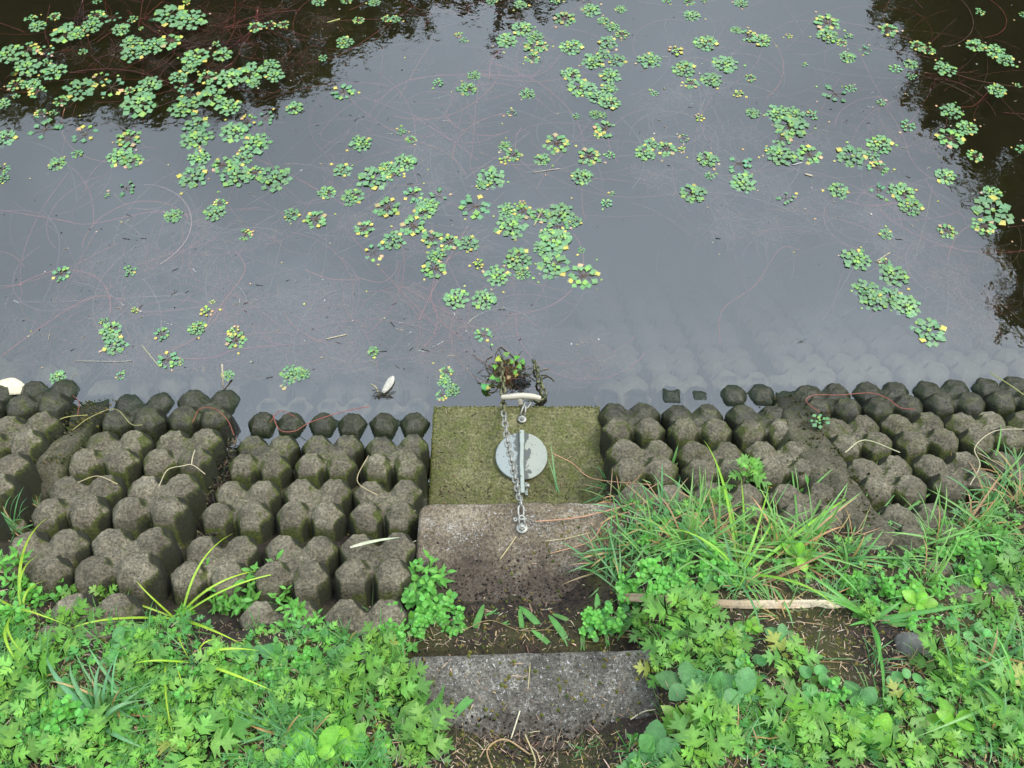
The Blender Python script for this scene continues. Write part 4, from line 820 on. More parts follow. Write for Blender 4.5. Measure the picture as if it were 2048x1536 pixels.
for k in range(520):
    t = r.random(); u = 468 - 75 * t + r.gauss(0, 9); v = 880 + 270 * t; q = Ptop(u, v, -.13 + .03 * r.random()); a = r.uniform(0, 6.28); Ls = r.uniform(.004, .03); d = np.array([math.cos(a), math.sin(a), r.gauss(0, .2)]); s0 = np.array([-d[1], d[0], 0]) * r.uniform(.0008, .003)
    mb.add([q - s0, q + s0, q + d * Ls + s0, q + d * Ls - s0, q + d * Ls * .5 + [0, 0, .005]], [[0, 1, 4], [1, 2, 4], [2, 3, 4], [3, 0, 4]], jit(r.choice([(.02, .015, .01), (.04, .05, .012), (.05, .035, .02), (.16, .12, .06), (.02, .02, .012)]), .2, r))
for k in range(1500):
    u = r.uniform(835, 1250) if k < 1000 else r.uniform(880, 1310); v = r.gauss(1205, 38) if k < 1000 else r.gauss(1478, 26)
    if (k < 1000 and v < 1060) or (k >= 1000 and v < 1400): continue
    q = G(u, v, .0); rr = r.uniform(.0015, .005); V = [q + [0, 0, rr * 1.3]]
    for j in range(5): a = 1.256 * j + r.random(); V.append(q + [rr * math.cos(a), rr * math.sin(a), -.001])
    mb.add(V, [[0, 1 + j, 1 + (j + 1) % 5] for j in range(5)], jit(r.choice([(.025, .017, .010), (.045, .03, .018), (.015, .010, .007), (.09, .06, .035)]), .2, r))
for k in range(150):
    u, v = r.uniform(870, 1200), r.uniform(820, 995) if r.random() < .5 else r.gauss(985, 14)
    if abs(u - 1043) < 52 and abs(v - 915) < 50: continue
    q = P(u, v, Z1 + .001); a = r.uniform(0, 3.14); Ls = r.choice([.003, .005, .012, .02]) * r.uniform(.6, 1.3); d = np.array([math.cos(a), math.sin(a), .05]); s0 = np.array([-d[1], d[0], 0]) * r.uniform(.0006, .0014)
    mb.add([q - s0, q + s0, q + d * Ls + s0, q + d * Ls - s0, q + d * Ls * .5 + [0, 0, .003]], [[0, 1, 4], [1, 2, 4], [2, 3, 4], [3, 0, 4]], r.choice([(.02, .018, .01), (.02, .018, .01), (.05, .03, .015), (.4, .33, .18), (.28, .16, .09)]))
o = mb.build("moss_crumbs", M_straw, smooth=False); tag(o, "crumbs of moss, soil and straw on the mortar strips and the lowest step", None, None, "stuff")
# small ground cover leaves
def cover_d(u, v, r):
    if not soilmask(u, v) or onstep(u, v): return 0
    base = float(vn(u, v, .011, 21)) * .9 + float(vn(u, v, .03, 22)) * .4
    if u < 830: k = 1.25 if v > 1230 else .5
    elif u < 1240: k = .25 if v < 1300 else .1
    else:
        k = .75
        if 1500 < u < 1860 and 1200 < v < 1400: k = .10
        if v > 1400: k = .85
        if 1240 < u < 1420: k = 1.0
        if u > 1900: k = 1.2
    return max(0, base * k - .28)
mb = MB()
for u, v, r in scatter(2300, 960, 1620, cover_d, 8):
    p = G(u, v); kind = r.random(); c = r.choice([(.13, .37, .06), (.17, .44, .06), (.11, .30, .08), (.21, .48, .07), (.10, .33, .06)])
    if kind < .45:
        n = r.randint(3, 5); Ls = r.uniform(.010, .020); a0 = r.uniform(0, 6.28)
        for k in range(n): leaf(mb, p + [0, 0, r.uniform(.004, .016)], a0 + 6.28 * k / n, r.uniform(.05, .5), Ls, Ls * .62, OVAL, jit(c, .12, r), .2, r.uniform(-.3, .3))
    elif kind < .70:
        n = r.randint(2, 4); Ls = r.uniform(.022, .042); a0 = r.uniform(0, 6.28)
        for k in range(n): leaf(mb, p + [0, 0, r.uniform(.004, .025)], a0 + 6.28 * k / n + r.uniform(-.3, .3), r.uniform(.05, .6), Ls, Ls * .72, MUG, jit(c, .12, r), .25, r.uniform(-.3, .3))
    else:
        for k in range(r.randint(3, 7)):
            a = r.uniform(0, 6.28); Ls = r.uniform(.03, .09); el = r.uniform(.2, 1.1); blade(mb, p, p + np.array([Ls * math.cos(el) * math.cos(a), Ls * math.cos(el) * math.sin(a), Ls * math.sin(el)]), Ls * .12, r.uniform(.0016, .0035), jit((.15, .36, .10), .2, r), None, 6)
o = mb.build("ground_cover", M_leaf); tag(o, "small leaves and fine grass filling the gaps between the larger weeds", None, None, "stuff")
flush()
# ------------------------------------------------------------------ water chestnut rosettes
RHOMB = [(0, .02), (.25, .17), (.54, .52), (.60, .44), (.66, .43), (.70, .31), (.78, .29), (.82, .18), (.88, .15), (1, 0)]
WG = (.15, .295, .115); WL = (.24, .42, .08); WY = (.52, .46, .09); WO = (.50, .34, .16)
def rosette(r, n, open_=0., yel=.05, base=WG, size=1.0, pet=True):
    """unit radius ~1; flat floating leaves in rings"""
    def f(mb):
        rings = [(7, .30, .34), (9, .52, .42), (12, .76, .46)] if n > 16 else [(5, .34, .42), (8, .68, .52)]
        for ri, (cnt, rr, Ls) in enumerate(rings):
            cnt = max(3, int(cnt * n / 28)) if n > 16 else max(3, int(cnt * n / 13)); a0 = r.uniform(0, 6.28)
            if open_ and ri == 0: continue
            for k in range(cnt):
                if r.random() < open_ * .35 + .05: continue
                a = a0 + 6.283 * k / cnt + r.uniform(-.18, .18); q = rr * r.uniform(.84, 1.14); l_ = Ls * r.uniform(.82, 1.12)
                y = r.random(); out = ri == len(rings) - 1
                c = WY if (y < yel and out) or y < yel * .3 else WO if y < yel * 1.35 and out else WL if y < yel * 1.4 + .10 + (.12 if ri == 0 else 0) else base
                b = (math.cos(a) * (q - l_ * .45), math.sin(a) * (q - l_ * .45), .035 + .045 * (2 - ri) + r.uniform(-.012, .022))
                leaf(mb, b, a + r.uniform(-.4, .4), r.uniform(-.02, .14) + .10 * (ri == 0), l_, l_ * .92, RHOMB, jit(c, .13, r), .10, r.uniform(-.12, .12), -.05, None, 0, 1.10)
                if pet and (open_ or r.random() < .4): tube(mb, [(0, 0, .02), (b[0], b[1], b[2] - .01)], .011, 3, (.24, .15, .09))
        if not open_:
            for k in range(6): leaf(mb, (0, 0, .12), k * 2.4, .5, .16, .12, RHOMB, jit(WL, .2, r), .1)
    return f
rr_ = random.Random(5)
ROS = {'g': [mk("rosette", M_float, rosette(rr_, 28, 0, .03)) for _ in range(6)], 'm': [mk("rosette", M_float, rosette(rr_, 26, .25, .26, (.15, .32, .11))) for _ in range(4)],
       'o': [mk("rosette", M_float, rosette(rr_, 24, .95, .10, (.12, .28, .12))) for _ in range(4)], 's': [mk("rosette", M_float, rosette(rr_, 12, 0, .06, (.14, .33, .12))) for _ in range(3)],
       'y': [mk("rosette", M_float, rosette(rr_, 12, 0, .5, (.42, .55, .05))) for _ in range(2)]}
KL = {'g': "full green rosette", 'm': "patchy green-yellow rosette", 'o': "thin ring-shaped rosette", 's': "small green rosette", 'y': "small bright yellow rosette"}
Q1 = """665,10,60s 215,130,80s 255,180,100g 370,115,80m 450,230,180g 520,240,100g 625,180,130g 655,105,100m 770,120,120o 830,200,110g 900,135,70s 965,195,35s 1150,110,200g 1300,140,190g 1270,20,60y 1740,185,100m 1840,180,80o 1940,170,80m 1480,300,60s 900,290,130g 910,370,150g 1060,310,140g 1170,280,150m 60,370,170g 190,340,130m 325,340,100o 180,460,170g 365,490,150g 320,430,70s 110,580,110m 230,570,90g 260,630,110m 110,655,50s 20,710,90g 570,355,60s 1335,395,170g 1300,465,90g 1520,375,120g 1215,530,110g 1410,530,130m 1570,530,160g 1700,500,180g 1845,450,110g 1875,515,120g 1730,570,80g 545,610,190g 690,540,120o 760,600,160o 1025,580,150g 950,710,220g 420,690,100m 885,620,70m 1270,590,120o 1290,650,130o 1260,730,190g 1440,660,180g 1560,730,150g 1340,860,150g 1340,950,190g 1810,810,130o 1700,830,120o 1600,900,170g 1750,980,180g 2010,740,110g 280,775,80m 365,770,60s 310,890,200o 585,920,160o 880,950,150m 30,945,140g 530,1050,75s 390,1120,110g 820,1070,160g 900,1100,130m 1360,1080,130g 1320,1210,180g 1520,1130,140m 1660,1080,120g 1610,1200,180g 1740,1180,110m 1880,1220,200g 860,1290,130o 25,1150,90o 25,1220,70s 1185,1475,110g 1470,1450,130g 1500,1390,80m 1990,1465,100g 735,1335,40s"""
Q2 = """130,10,90g 320,5,70m 505,15,80g 1310,10,70g 1505,30,80g 1745,15,60s 400,140,70m 650,130,70g 585,130,60m 300,290,110g 1985,70,120g 1805,130,130m 1520,200,130g 1410,280,130g 1600,250,110g 1600,320,130m 1655,320,90m 1585,395,100m 1850,320,140g 1080,240,50y 1115,275,50s 2000,420,140g 1190,515,80g 945,565,70s 1140,610,120g 295,625,140o 155,400,60s 1850,510,120g 1920,600,170g 2030,660,120g 1555,640,90g 1445,770,60o 2020,780,80g 2040,920,70m 1885,795,50s 1750,980,160m 415,980,130g 695,900,60s 760,950,70m 1400,995,80g 1460,1060,110m 1400,1090,80y 1650,1090,100g 720,1110,140g 290,1165,110g 1975,1070,140m 590,1150,110g 640,1200,90m 500,1220,190g 1310,1215,170g 1240,1260,80g 1930,1205,130g 185,1315,110g 360,1345,140g 605,1420,170m 770,1330,130o 950,1340,130o 880,1400,110g 850,1440,140g 1200,1410,200o 100,1500,150m"""
Q5 = """440,370,130m 640,450,140g 780,350,170m 500,530,140o 900,440,140m 1020,460,130m 1150,470,120g 930,550,110g 920,640,150m 1410,240,110g 1510,200,70y 1520,250,130m 1440,350,190g 1640,280,120m 1780,270,170g 1880,315,80g 1760,350,130m 1680,400,90m 1730,460,200g 1650,500,110g 1790,430,120g 1480,570,170g 1515,670,100g 1730,620,200g 1345,690,150g 1935,690,190m 1215,610,80y 1065,845,150g 1260,850,150g 1920,515,50s 1250,1095,110o 500,1205,70g 995,1345,90m 985,1410,80g 1040,1470,90g 970,1500,80m 15,1360,90g"""
Q3 = """100,45,50g 15,100,50g 60,130,60g 105,165,60m 40,205,80g 20,260,60g 80,290,80g 50,365,90g 40,430,80g 50,490,90g 15,555,40s 30,620,100m 260,450,35s 50,745,45s 430,10,50m 500,5,30s 320,3,40s 675,15,60g 440,75,70g 505,205,100g 655,145,50g 710,175,80m 780,195,80g 905,173,35y 1090,110,110m 1090,175,90g 1160,205,50m 1195,175,40s 1190,275,70g 1265,240,60o 240,290,100g 360,245,70y 400,330,100g 435,400,70m 535,385,90g 600,310,110g 660,450,50y 720,375,50m 985,310,30s 1130,450,120o 1200,425,50s 475,565,50y 735,545,60g 850,545,100g 930,550,90g 915,610,140g 865,665,90m 1020,550,60s 215,735,90g 245,690,60g 315,715,90m 405,665,50o 395,720,40y 515,765,90g 660,785,120o 525,845,45s 685,880,110g 445,930,110g 820,725,60s 870,745,120g 1005,745,110m 1210,755,130g 1340,690,110g 1310,750,60s 1335,810,90m 1145,915,90g 890,950,80o 1330,915,90o 1450,925,110g 1490,990,100g 1660,850,90g 1380,145,85m 1800,220,80g 1895,245,90g 1945,290,80g 1575,240,60m 1520,220,70m 1655,330,95g 1490,310,60g 1415,330,60s 1490,370,40s 1905,435,80g 1820,60,50s 2030,70,40s 1685,535,95g 1760,615,90g 1680,665,120m 1475,605,70s 1350,495,40s 1800,750,70m 2025,720,60s 2005,410,30s 1375,1125,60g 1665,1110,80m 1880,925,80g 1880,1015,165g 1840,1085,100m 1230,1245,120g 1370,1265,60m 1405,1320,120g 1275,1390,110g 1310,1440,110g 1400,1430,110g 1470,1470,120g 30,975,50s 60,930,30s 1575,1590,140g"""
Q4 = """415,505,115o 885,490,90s 1670,240,90m 1450,695,35y 1415,760,90y 920,755,50y 705,825,60s 755,890,130g 790,990,140g 1100,915,100o 1345,870,110g 1595,890,80y 1610,960,120m 1150,1090,130o 1230,1110,50s 395,1210,100g 820,1200,60o 1560,1195,70g 1990,1190,130g 1930,1270,30s"""
RX = [(200, "far left"), (430, "left"), (700, "left of centre"), (900, "just left of centre"), (1100, "centre"), (1330, "just right of centre"), (1560, "right of centre"), (1760, "right"), (3000, "far right")]
RY = [(60, "very top of pond"), (130, "near top of pond"), (215, "upper pond"), (310, "upper middle pond"), (420, "middle pond"), (560, "lower middle pond"), (4000, "pond close to the blocks")]
def wzone(u, v): return next(t for q, t in RX if u < q) + ", " + next(t for q, t in RY if v < q)
_z = zone; zone = wzone
NR = 0; RP = []
for txt, sc1, ox, oy in ((Q1, .293, 0, 0), (Q2, .293, 600, 0), (Q5, .293, 600, 350), (Q3, .4167, 1200, 0), (Q4, .293, 0, 400)):
    for tok in txt.split():
        k = tok[-1]; x, y, wd = map(float, tok[:-1].split(',')); u, v, wpx = ox + x * sc1, oy + y * sc1, wd * sc1
        p = P(u, v, 0); rad = wpx / 2 / pxm(u, v, 0) * 1.24; me = rng.choice(ROS[k])
        o = bpy.data.objects.new("water_chestnut", me); COL.objects.link(o); o.location = (p[0], p[1], -.0005 + .002 * rng.random()); o.rotation_euler = (rng.uniform(-.03, .03), rng.uniform(-.03, .03), rng.uniform(0, 6.28)); o.scale = (rad, rad, min(rad, .06))
        reg(o, KL[k], "water plant", u, v, "floating water chestnut rosettes"); NR += 1; RP.append((p, rad))
flush(); zone = _z
print("rosettes", NR)
for (u, v, lb) in ((66, 880, "green rosette stranded on the blocks at the far left with an orange leaf beside it"), (1640, 842, "pale green rosette stranded on the mortar strip at the right")):
    o = bpy.data.objects.new("water_chestnut", ROS['s'][0 if u < 100 else 1]); COL.objects.link(o); p = Ptop(u, v, .008); o.location = p; o.scale = (.036,) * 3; o.rotation_euler = (-.4, 0, 1); tag(o, lb, "water plant", "floating water chestnut rosettes")
# loose floating leaves: yellow and brown
mb = MB(); r = random.Random(31)
for p, rad in RP:
    for k in range(r.choice([0, 0, 1, 1, 2])):
        a = r.uniform(0, 6.28); q = p + np.array([math.cos(a), math.sin(a), 0]) * rad * r.uniform(1.05, 1.5) + [0, 0, .0015]; c = r.choice([WY, WY, WO, WL, (.45, .33, .22)]); Ls = r.uniform(.010, .019)
        leaf(mb, q, r.uniform(0, 6.28), .02, Ls, Ls * .9, RHOMB, jit(c, .2, r), .05, 0, -.03)
for k in range(130):
    u, v = r.uniform(0, 2048), r.uniform(0, 750)
    if u > 1250 and v > 520: continue
    q = P(u, v, .0015); Ls = r.uniform(.006, .014); leaf(mb, q, r.uniform(0, 6.28), .02, Ls, Ls * .8, RHOMB, jit(r.choice([WY, WO, (.35, .28, .20), (.42, .36, .30)]), .2, r), .05, 0, -.03)
o = mb.build("loose_floating_leaves", M_float); tag(o, "scattered yellow and brown single leaves adrift between the rosettes", None, None, "stuff")
# specks and straw bits on the surface
mb = MB()
def sd(u, v, r):
    d = .12
    for cx, cy, sx_, sy_, k in ((300, 600, 220, 130, 1), (700, 640, 220, 90, .8), (900, 680, 120, 80, 1), (780, 200, 200, 90, 1.), (1350, 200, 200, 200, .3), (1750, 250, 150, 200, .6), (700, 280, 150, 70, .9), (330, 490, 120, 60, 1)):
        d = max(d, k * math.exp(-((u - cx) / sx_) ** 2 - ((v - cy) / sy_) ** 2))
    return 0 if (u > 1230 and v > 560) or v > np.interp(u, [0, 500, 900, 1200], [760, 790, 800, 790]) else d
for u, v, r in scatter(520, 0, 790, sd, 12):
    p = P(u, v, .0012); a = r.gauss(.3, .8); Ls = r.choice([.003, .004, .006, .012, .025]) * r.uniform(.7, 1.3); w_ = r.uniform(.0007, .0016); d = np.array([math.cos(a), math.sin(a), 0]); s0 = np.array([-d[1], d[0], 0]) * w_
    c = r.choice([(.015, .012, .008), (.015, .012, .008), (.02, .015, .01), (.40, .34, .24), (.30, .26, .18), (.5, .48, .42)])
    mb.add([p - s0, p + s0, p + d * Ls + s0, p + d * Ls - s0, p + d * Ls * .5 + [0, 0, .0015]], [[0, 1, 4], [1, 2, 4], [2, 3, 4], [3, 0, 4]], c)
o = mb.build("floating_debris", M_straw, smooth=False); tag(o, "tiny dark and pale specks of plant debris on the water", None, None, "stuff")
def fstraw(pts, label, col, rad=.0022, z=.002, name="floating_straw"):
    mb = MB(); tube(mb, bez([P(u, v, z) for u, v in pts], 5), rad, 6, col); o = mb.build(name, M_straw); tag(o, label, "straw", "straws floating on the pond")
fstraw([(652, 678), (693, 669)], "pale straw floating in the brown weeds left of the chains", (.55, .47, .32))
fstraw([(283, 690), (318, 733)], "olive straw floating near the left bank among small leaves", (.36, .34, .20))
fstraw([(1068, 452), (1085, 418)], "pair of pale straws across the big green patch at centre", (.55, .45, .25))
fstraw([(1752, 523), (1780, 505)], "tan straw beside the rosettes right of centre", (.5, .4, .26))
fstraw([(150, 722), (240, 723), (262, 721)], "long thin pale straw afloat near the left bank", (.45, .42, .34), .0014)
fstraw([(760, 795), (752, 775), (742, 768)], "tan straw sticking to the pale dead leaf", (.46, .38, .20), .002)
fstraw([(1610, 348), (1625, 352)], "short cream straw floating right of centre", (.6, .5, .34), .004)
fstraw([(1585, 330), (1604, 325)], "white straw beside the rosettes right of centre", (.7, .68, .6), .0018)
fstraw([(1065, 345), (1120, 337)], "thin pale straw in the weeds above the centre patch", (.6, .52, .4), .0014)
fstraw([(210, 665), (240, 630), (283, 592)], "slanting olive stalk under the brown weeds at left", (.28, .26, .16), .003, -.01)
fstraw([(655, 45), (680, 38)], "yellow blade floating in the dark reflection at the top", (.5, .5, .15), .003)
# stick standing at the left waterline, dead leaf, big pale leaf
mb = MB(); a_, b_ = P(446, 778, .005), P(444, 728, .06); tube(mb, [a_, (a_ + b_) / 2 + [.001, 0, 0], b_], [.0022, .003, .0035], 7, (.46, .38, .24)); o = mb.build("stick", M_straw); tag(o, "short tan stick standing up out of a wet block at the left waterline", "stick")
def bigleaf(pxs, z, col, name, label, th=.0025, bulge=.006):
    C = bez([P(u, v, z) for u, v in pxs] + [P(*pxs[0], z)], 6)[:-1]; cen = C.mean(0); mb = MB(); n = len(C); V = []
    for q, h in ((1, 0), (1, th), (.7, th + bulge * .5), (.35, th + bulge * .9)):
        for p in C: V.append(cen + (p - cen) * q + [0, 0, h])
    V.append(cen + [0, 0, th + bulge]); Fc = [[i * n + k, i * n + (k + 1) % n, (i + 1) * n + (k + 1) % n, (i + 1) * n + k] for i in range(3) for k in range(n)] + [[3 * n + k, 3 * n + (k + 1) % n, 4 * n] for k in range(n)]
    mb.add(V, Fc, col); o = mb.build(name, M_straw); tag(o, label, "leaf"); return o
bigleaf([(-12, 765), (22, 756), (42, 763), (56, 778), (50, 787), (20, 790), (-12, 790)], .012, (.72, .62, .42), "pale_leaf", "large cream-coloured leaf floating at the far left waterline")
bigleaf([(763, 783), (770, 768), (778, 756), (787, 752), (789, 760), (784, 772), (770, 786)], .006, (.50, .46, .38), "dead_leaf", "pale grey dead leaf afloat left of the steps with a dark root tuft", .002, .004)
mb = MB(); r = random.Random(3)
for k in range(26):
    p0 = P(766 + r.gauss(0, 3), 788 + r.gauss(0, 2), .002); a = r.uniform(0, 6.28); p1 = p0 + [.02 * math.cos(a), .013 * math.sin(a), .006]; p2 = p0 + [.04 * math.cos(a + .4), .024 * math.sin(a + .4), -.002]; tube(mb, bez([p0, p1, p2], 4), .0010, 4, (.03, .025, .012))
o = mb.build("root_tuft", M_weed); tag(o, "dark root tuft floating under the pale grey dead leaf", "weed tuft")
# water strider
c0 = P(1603, 682, .004); mb = MB(); tube(mb, [c0 + [-.006, .001, 0], c0, c0 + [.007, -.001, 0]], [.0006, .0016, .0007], 6, (.02, .018, .015))
ws = mb.build("body", M_weed); rt = empty("water_strider", (0, 0, 0)); ws.parent = rt; tag(rt, "tiny dark water strider resting on the open water at right", "insect")
for dx, dy in ((-.016, .012), (.017, .011), (-.018, -.008), (.018, -.010), (.011, .006), (-.009, -.005)):
    mb = MB(); tube(mb, [c0, c0 + [dx * .5, dy * .5, .004], c0 + [dx, dy, -.0035]], .00035, 4, (.02, .018, .015)); mb.build("leg", M_weed, rt)

# ------------------------------------------------------------------ weed clump hanging on the chain
r = random.Random(9); mb = MB()
for k in range(150):
    u, v = 1005 + r.gauss(8, 22), 745 + r.gauss(0, 14); p0 = P(1012 + r.gauss(0, 10), 752 + r.gauss(0, 12), .012); p2 = P(u + r.gauss(0, 14), v + r.gauss(0, 10), .001); p1 = (p0 + p2) / 2 + [r.gauss(0, .008), r.gauss(0, .008), r.uniform(.0, .025)]
    tube(mb, bez([p0, p1, p2], 4), r.uniform(.0006, .0014), 4, r.choice([(.10, .07, .02), (.05, .04, .015), (.20, .06, .025), (.14, .11, .03)]))
for pts in ([(1003, 745), (985, 752), (975, 760), (970, 772)], [(1003, 735), (990, 715), (1000, 695), (1010, 700), (1028, 715)], [(1000, 760), (975, 742), (972, 722), (985, 712)], [(1078, 752), (1090, 750), (1102, 756), (1108, 762)], [(1075, 768), (1088, 755), (1098, 752)], [(990, 775), (970, 770), (955, 765)], [(1000, 770), (985, 785), (965, 775)]):
    tube(mb, bez([P(u, v, .003) for u, v in pts], 6), .0016, 5, (.07, .055, .02))
cl = mb.build("tangled_stems", M_weed); wc = empty("weed_clump", (0, 0, 0)); cl.parent = wc; tag(wc, "wet tangle of dark weeds, red stems and fresh leaves snagged on the long chain", "weed clump")
mb = MB()
for u, v, a, Ls, c in ((1013, 716, 1.6, .020, WL), (1004, 722, 2.6, .020, (.5, .6, .06)), (1016, 728, .6, .020, (.16, .45, .05)), (1030, 722, 1.2, .020, (.16, .45, .05)), (1036, 725, .2, .020, (.13, .40, .05)), (1030, 735, .3, .019, (.14, .42, .05)), (1024, 740, -.6, .016, (.2, .45, .06)), (990, 740, 1.6, .018, (.18, .48, .06)), (985, 748, -1.6, .018, (.2, .5, .08)), (1000, 752, -1.9, .020, (.12, .40, .06)), (980, 768, -2.6, .026, (.12, .42, .12)), (975, 770, -1.4, .014, WY), (1014, 750, -1, .014, WO), (1026, 748, -.4, .014, (.5, .5, .06))):
    leaf(mb, P(u, v, .018 + .01 * r.random()), a, .15, Ls * 1.35, Ls * 1.45, FAN, c, .2, r.uniform(-.3, .3), .1)
mb.build("fresh_leaves", M_leaf, wc)
mb = MB()
for k in range(130):
    a = r.gauss(1.2, 1.3); p0 = P(1034 + r.gauss(0, 3), 768 + r.gauss(0, 2), .008); L_ = r.uniform(.02, .055); p2 = p0 + [L_ * math.cos(a), L_ * math.sin(a), -.006]; p1 = (p0 + p2) / 2 + [r.gauss(0, .003), r.gauss(0, .003), r.uniform(.004, .018)]
    tube(mb, bez([p0, p1, p2], 4), r.uniform(.0007, .0014), 4, r.choice([(.012, .011, .010), (.012, .011, .010), (.03, .028, .025)]))
o = mb.build("black_root_tuft", M_weed, wc)

# ------------------------------------------------------------------ submerged stems and fuzz
def walk(r, u, v, a, n, step, curv, z0, z1, dc=.3):
    pts = []; p = P(u, v, 0)[:2]; k = r.gauss(0, curv)
    for i in range(n):
        pts.append([p[0], p[1], z0 + (z1 - z0) * i / n]); a += k + r.gauss(0, curv * dc); p = p + step * np.array([math.cos(a), math.sin(a)])
    return np.array(pts)
mb = MB(); r = random.Random(17)
REG = [(350, 80, 360, 90, 95, 1.0), (950, 50, 200, 60, 28, 1), (850, 230, 150, 110, 50, .8), (1050, 280, 150, 140, 42, .7), (700, 420, 250, 90, 45, .6), (300, 560, 260, 120, 60, .7), (600, 660, 240, 70, 55, .7), (950, 640, 110, 70, 55, .9), (1450, 300, 230, 160, 62, .5), (1800, 450, 120, 120, 50, .6), (1850, 150, 150, 150, 34, .9), (1500, 80, 200, 70, 26, .4), (150, 420, 150, 90, 16, .5)]
for cx, cy, sx_, sy_, cnt, red in REG:
    for k in range(int(cnt * 1.25)):
        u, v = cx + r.gauss(0, sx_ * .5), cy + r.gauss(0, sy_ * .6); z0 = -r.uniform(.001, .012); z1 = -r.uniform(.002, .035)
        pts = walk(r, u, v, r.uniform(0, 6.28), r.randint(14, 42), .018, .06, z0, z1)
        if (pts[:, 1] < np.interp(pts[:, 0], _yx, _yy) + .06).any(): continue
        c = (.52, .19, .14) if r.random() < red else (.36, .28, .19); tube(mb, pts, r.choice([.0008, .0012, .0018, .0027]) * r.uniform(.8, 1.2), 4, jit(c, .3, r), caps=False)
hero = [[(1130, 110), (1060, 150), (960, 148), (880, 150), (790, 175), (730, 235), (640, 300)], [(1125, 105), (1075, 150), (935, 150), (820, 160), (750, 205)], [(960, 145), (950, 230), (945, 300), (940, 330), (955, 360)], [(790, 175), (700, 210), (640, 270), (680, 285), (700, 260)], [(0, 715), (60, 670), (150, 610), (200, 592), (250, 600)], [(280, 530), (330, 512), (400, 490), (440, 475)], [(470, 500), (490, 540), (450, 600), (420, 640), (410, 660)], [(480, 670), (560, 665), (590, 672)], [(280, 625), (340, 622), (410, 615), (460, 640)], [(340, 718), (420, 716), (470, 700), (560, 690)], [(1440, 690), (1445, 620), (1510, 570), (1560, 498), (1600, 500)], [(700, 550), (760, 565), (790, 545), (797, 520)], [(610, 540), (660, 558), (720, 560)], [(700, 470), (800, 580), (880, 660)], [(800, 570), (920, 640), (935, 655)], [(100, 10), (90, 60), (98, 90)], [(520, 5), (500, 70), (480, 110), (560, 118), (590, 90)], [(440, 60), (520, 30), (600, 20)], [(600, 130), (680, 110), (760, 60), (830, 10)], [(800, 0), (850, 22), (920, 20), (950, 5)], [(1185, 0), (1130, 30), (1100, 60)], [(720, 190), (770, 210), (860, 245), (900, 280), (950, 285), (1000, 270)], [(1755, 190), (1800, 260), (1830, 330), (1900, 380)], [(1980, 180), (1950, 210), (1920, 215)], [(0, 420), (120, 440), (180, 448), (300, 425), (380, 430)]]
for h_ in hero:
    pp = bez([P(u, v, -.006) for u, v in h_], 8); tube(mb, pp, .0022, 5, jit((.60, .20, .15), .2, r))
o = mb.build("water_weed_stems", M_weed); tag(o, "long curling red and brown water weed stems just below the surface", None, None, "stuff")
mb = MB()
FZ = [(900, 700, 60, 40, 9), (700, 640, 180, 50, 12), (350, 520, 200, 100, 14), (500, 620, 200, 60, 10), (980, 620, 80, 60, 10), (1180, 740, 50, 40, 6), (1900, 560, 90, 90, 10), (1400, 260, 160, 140, 12), (800, 400, 200, 80, 10), (1240, 700, 60, 50, 0), (1550, 430, 180, 60, 8), (1090, 140, 300, 80, 8), (420, 60, 300, 60, 14), (1800, 330, 120, 120, 8), (250, 715, 130, 25, 9), (600, 735, 150, 25, 9), (440, 690, 120, 30, 8), (120, 640, 90, 60, 5)]
for cx, cy, sx_, sy_, cnt in FZ:
    for k in range(int(cnt * 1.5)):
        u0, v0 = cx + r.gauss(0, sx_ * .6), cy + r.gauss(0, sy_ * .6); a0 = r.uniform(0, 6.28); zz = -r.uniform(.004, .035)
        for q in range(60):
            pts = walk(r, u0 + r.gauss(0, 14), v0 + r.gauss(0, 9), a0 + r.gauss(0, .9), r.randint(5, 12), .012, .12, zz, zz - r.uniform(0, .05)); 
            if (pts[:, 1] < np.interp(pts[:, 0], _yx, _yy) + .05).any(): continue
            tube(mb, pts, r.uniform(.0007, .0014), 3, jit((.44, .30, .20), .3, r), caps=False)
o = mb.build("submerged_fuzz", M_weed); tag(o, "fine brownish feathery water weed hanging below the surface", None, None, "stuff")

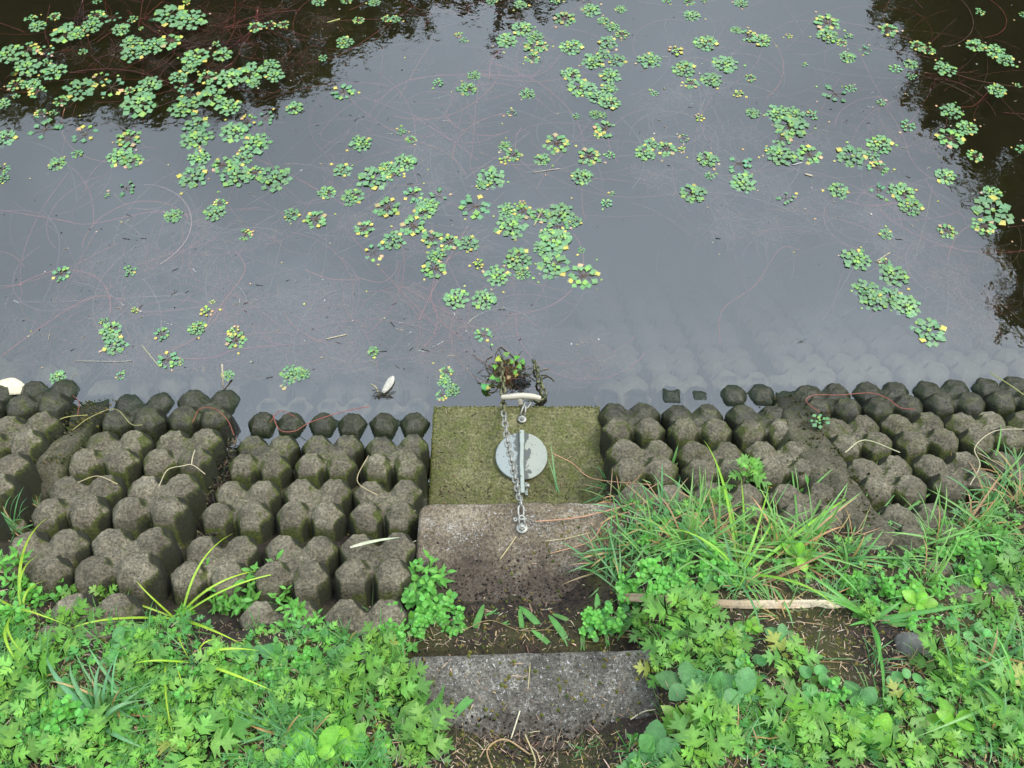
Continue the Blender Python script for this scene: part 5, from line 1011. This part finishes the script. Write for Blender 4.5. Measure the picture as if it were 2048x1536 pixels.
# ------------------------------------------------------------------ trees on the far bank (seen in the water's mirror)
def refl(u, v, hd):                      # where the mirrored line of sight from that water point is hd metres further on
    p = P(u, v, 0); d = ray(u, v); d = d / np.linalg.norm(d); h = math.hypot(d[0], d[1]); t = hd / h
    return np.array([p[0] + d[0] * t, p[1] + d[1] * t, -d[2] * t]), t
def tree(name, label, blobs, hd, base, seed, leafs, lsize, trunk_r=.22):
    r = random.Random(seed); nr = np.random.default_rng(seed); root = empty(name, base); tag(root, label, "tree", "trees across the pond"); mb = MB(); tr_ = MB(); base = np.array(base, float)
    cents = []
    for u, v, rp, dens in blobs:
        c, t = refl(u, v, hd + r.uniform(-.8, .8)); path = np.linalg.norm(c - np.array([0, 0, -CAM_H])); cents.append((c, rp * path / F_PX, dens))
    tot = sum(q[1] ** 2 * q[2] for q in cents)
    VV = []; CC = []; FF = []; k0 = 0
    for c, rad, dens in cents:
        n = int(leafs * rad ** 2 * dens / tot); nc = max(4, n // 26)
        cl = nr.normal(size=(nc, 3)); cl /= np.linalg.norm(cl, axis=1)[:, None]; cl *= (nr.random(nc) ** .45)[:, None] * rad; cl[:, 2] *= .85
        shade = nr.uniform(.7, 1.3, nc)
        for i in range(n):
            j = i % nc; p = c + cl[j] + nr.normal(size=3) * rad * .11; d = nr.normal(size=3); d /= np.linalg.norm(d); e = np.cross(d, nr.normal(size=3)); e /= np.linalg.norm(e); s_ = lsize * nr.uniform(.6, 1.25)
            VV += [p - d * s_, p + e * s_ * .45, p + d * s_, p - e * s_ * .45]; FF.append([k0, k0 + 1, k0 + 2, k0 + 3]); k0 += 4; cc = np.array([.16, .155, .035]) * shade[j] * nr.uniform(.8, 1.2); CC += [cc] * 4
    mb.add(np.array(VV) - base, FF, np.array(CC)); mb.build("crown", M_tree, root, False)
    topc = max(cents, key=lambda q: q[0][2])[0]; mid = np.mean([q[0] for q in cents], 0)
    tp = bez([[0, 0, -.4], (mid - base) * .35 + [.1, 0, .3], (mid - base) * .7, topc - base], 8); tube(tr_, tp, np.linspace(trunk_r, .03, len(tp)), 10)
    for c, rad, dens in cents:
        i = min(range(len(tp)), key=lambda i: np.linalg.norm(tp[i] - (c - base)) + (3 if i < len(tp) * .3 else 0)); i = max(3, i - 5); q = c - base; tube(tr_, bez([tp[i], (tp[i] + q) / 2 + [0, 0, .15], q], 5), np.linspace(max(.03, trunk_r * .35), .012, 11), 6)
    tr_.build("trunk", M_bark, root)
lb = [(-150, 60, 150, 1), (0, 40, 130, 1), (-80, 150, 80, 1), (40, 145, 75, 1), (130, 110, 110, 1), (130, 190, 45, 1), (215, 175, 70, 1), (270, 90, 120, 1), (300, 215, 52, 1), (390, 170, 75, 1), (400, 60, 130, 1), (470, 190, 48, 1), (540, 150, 70, 1), (560, 50, 120, 1), (620, 140, 52, .8), (680, 40, 85, 1), (735, 30, 62, 1), (790, 40, 48, .9), (830, 5, 55, .9), (620, -80, 160, 1), (350, -100, 180, 1), (50, -100, 180, 1), (-250, -100, 200, 1), (860, -60, 70, .8)]
tree("broad_tree", "tall dark broad-crowned tree across the pond, mirrored at the top left", lb, 10.5, (-4.6, 12.2, .3), 4, 52000, .085, .3)
lb2 = [(960, 10, 30, .4), (1000, 40, 26, .35), (1030, 5, 34, .4), (1080, 30, 26, .3), (1110, 0, 30, .35), (985, 85, 16, .3), (930, -20, 40, .5), (1140, -30, 40, .5), (1020, -60, 70, .8), (1090, -110, 90, 1)]
tree("young_tree", "slender thin-leaved tree across the pond, its sparse twigs mirrored at the top centre", lb2, 11.5, (.3, 13.2, .3), 5, 6500, .07, .10)
rb = [(1790, 35, 32, .9), (1850, -10, 85, 1), (1860, 60, 55, 1), (1850, 135, 36, 1), (1930, 60, 100, 1), (1880, 190, 55, 1), (1870, 250, 28, .8), (1950, 180, 100, 1), (1960, 280, 60, 1), (2060, 120, 150, 1), (2060, 280, 110, 1), (2040, 380, 62, 1), (2100, 420, 95, 1), (2050, 480, 45, 1), (2110, 560, 92, 1), (2040, 540, 26, .8), (2060, 630, 44, 1), (2020, 655, 26, .8), (2150, 640, 75, 1), (2000, -120, 170, 1), (2200, 100, 200, 1), (2250, 400, 170, 1), (1755, 5, 22, .5), (1900, 310, 18, .5)]
tree("overhanging_tree", "tall dark tree leaning over the pond from the right, mirrored down the right edge", rb, 5.2, (6.6, 8.9, .2), 6, 52000, .05, .26)
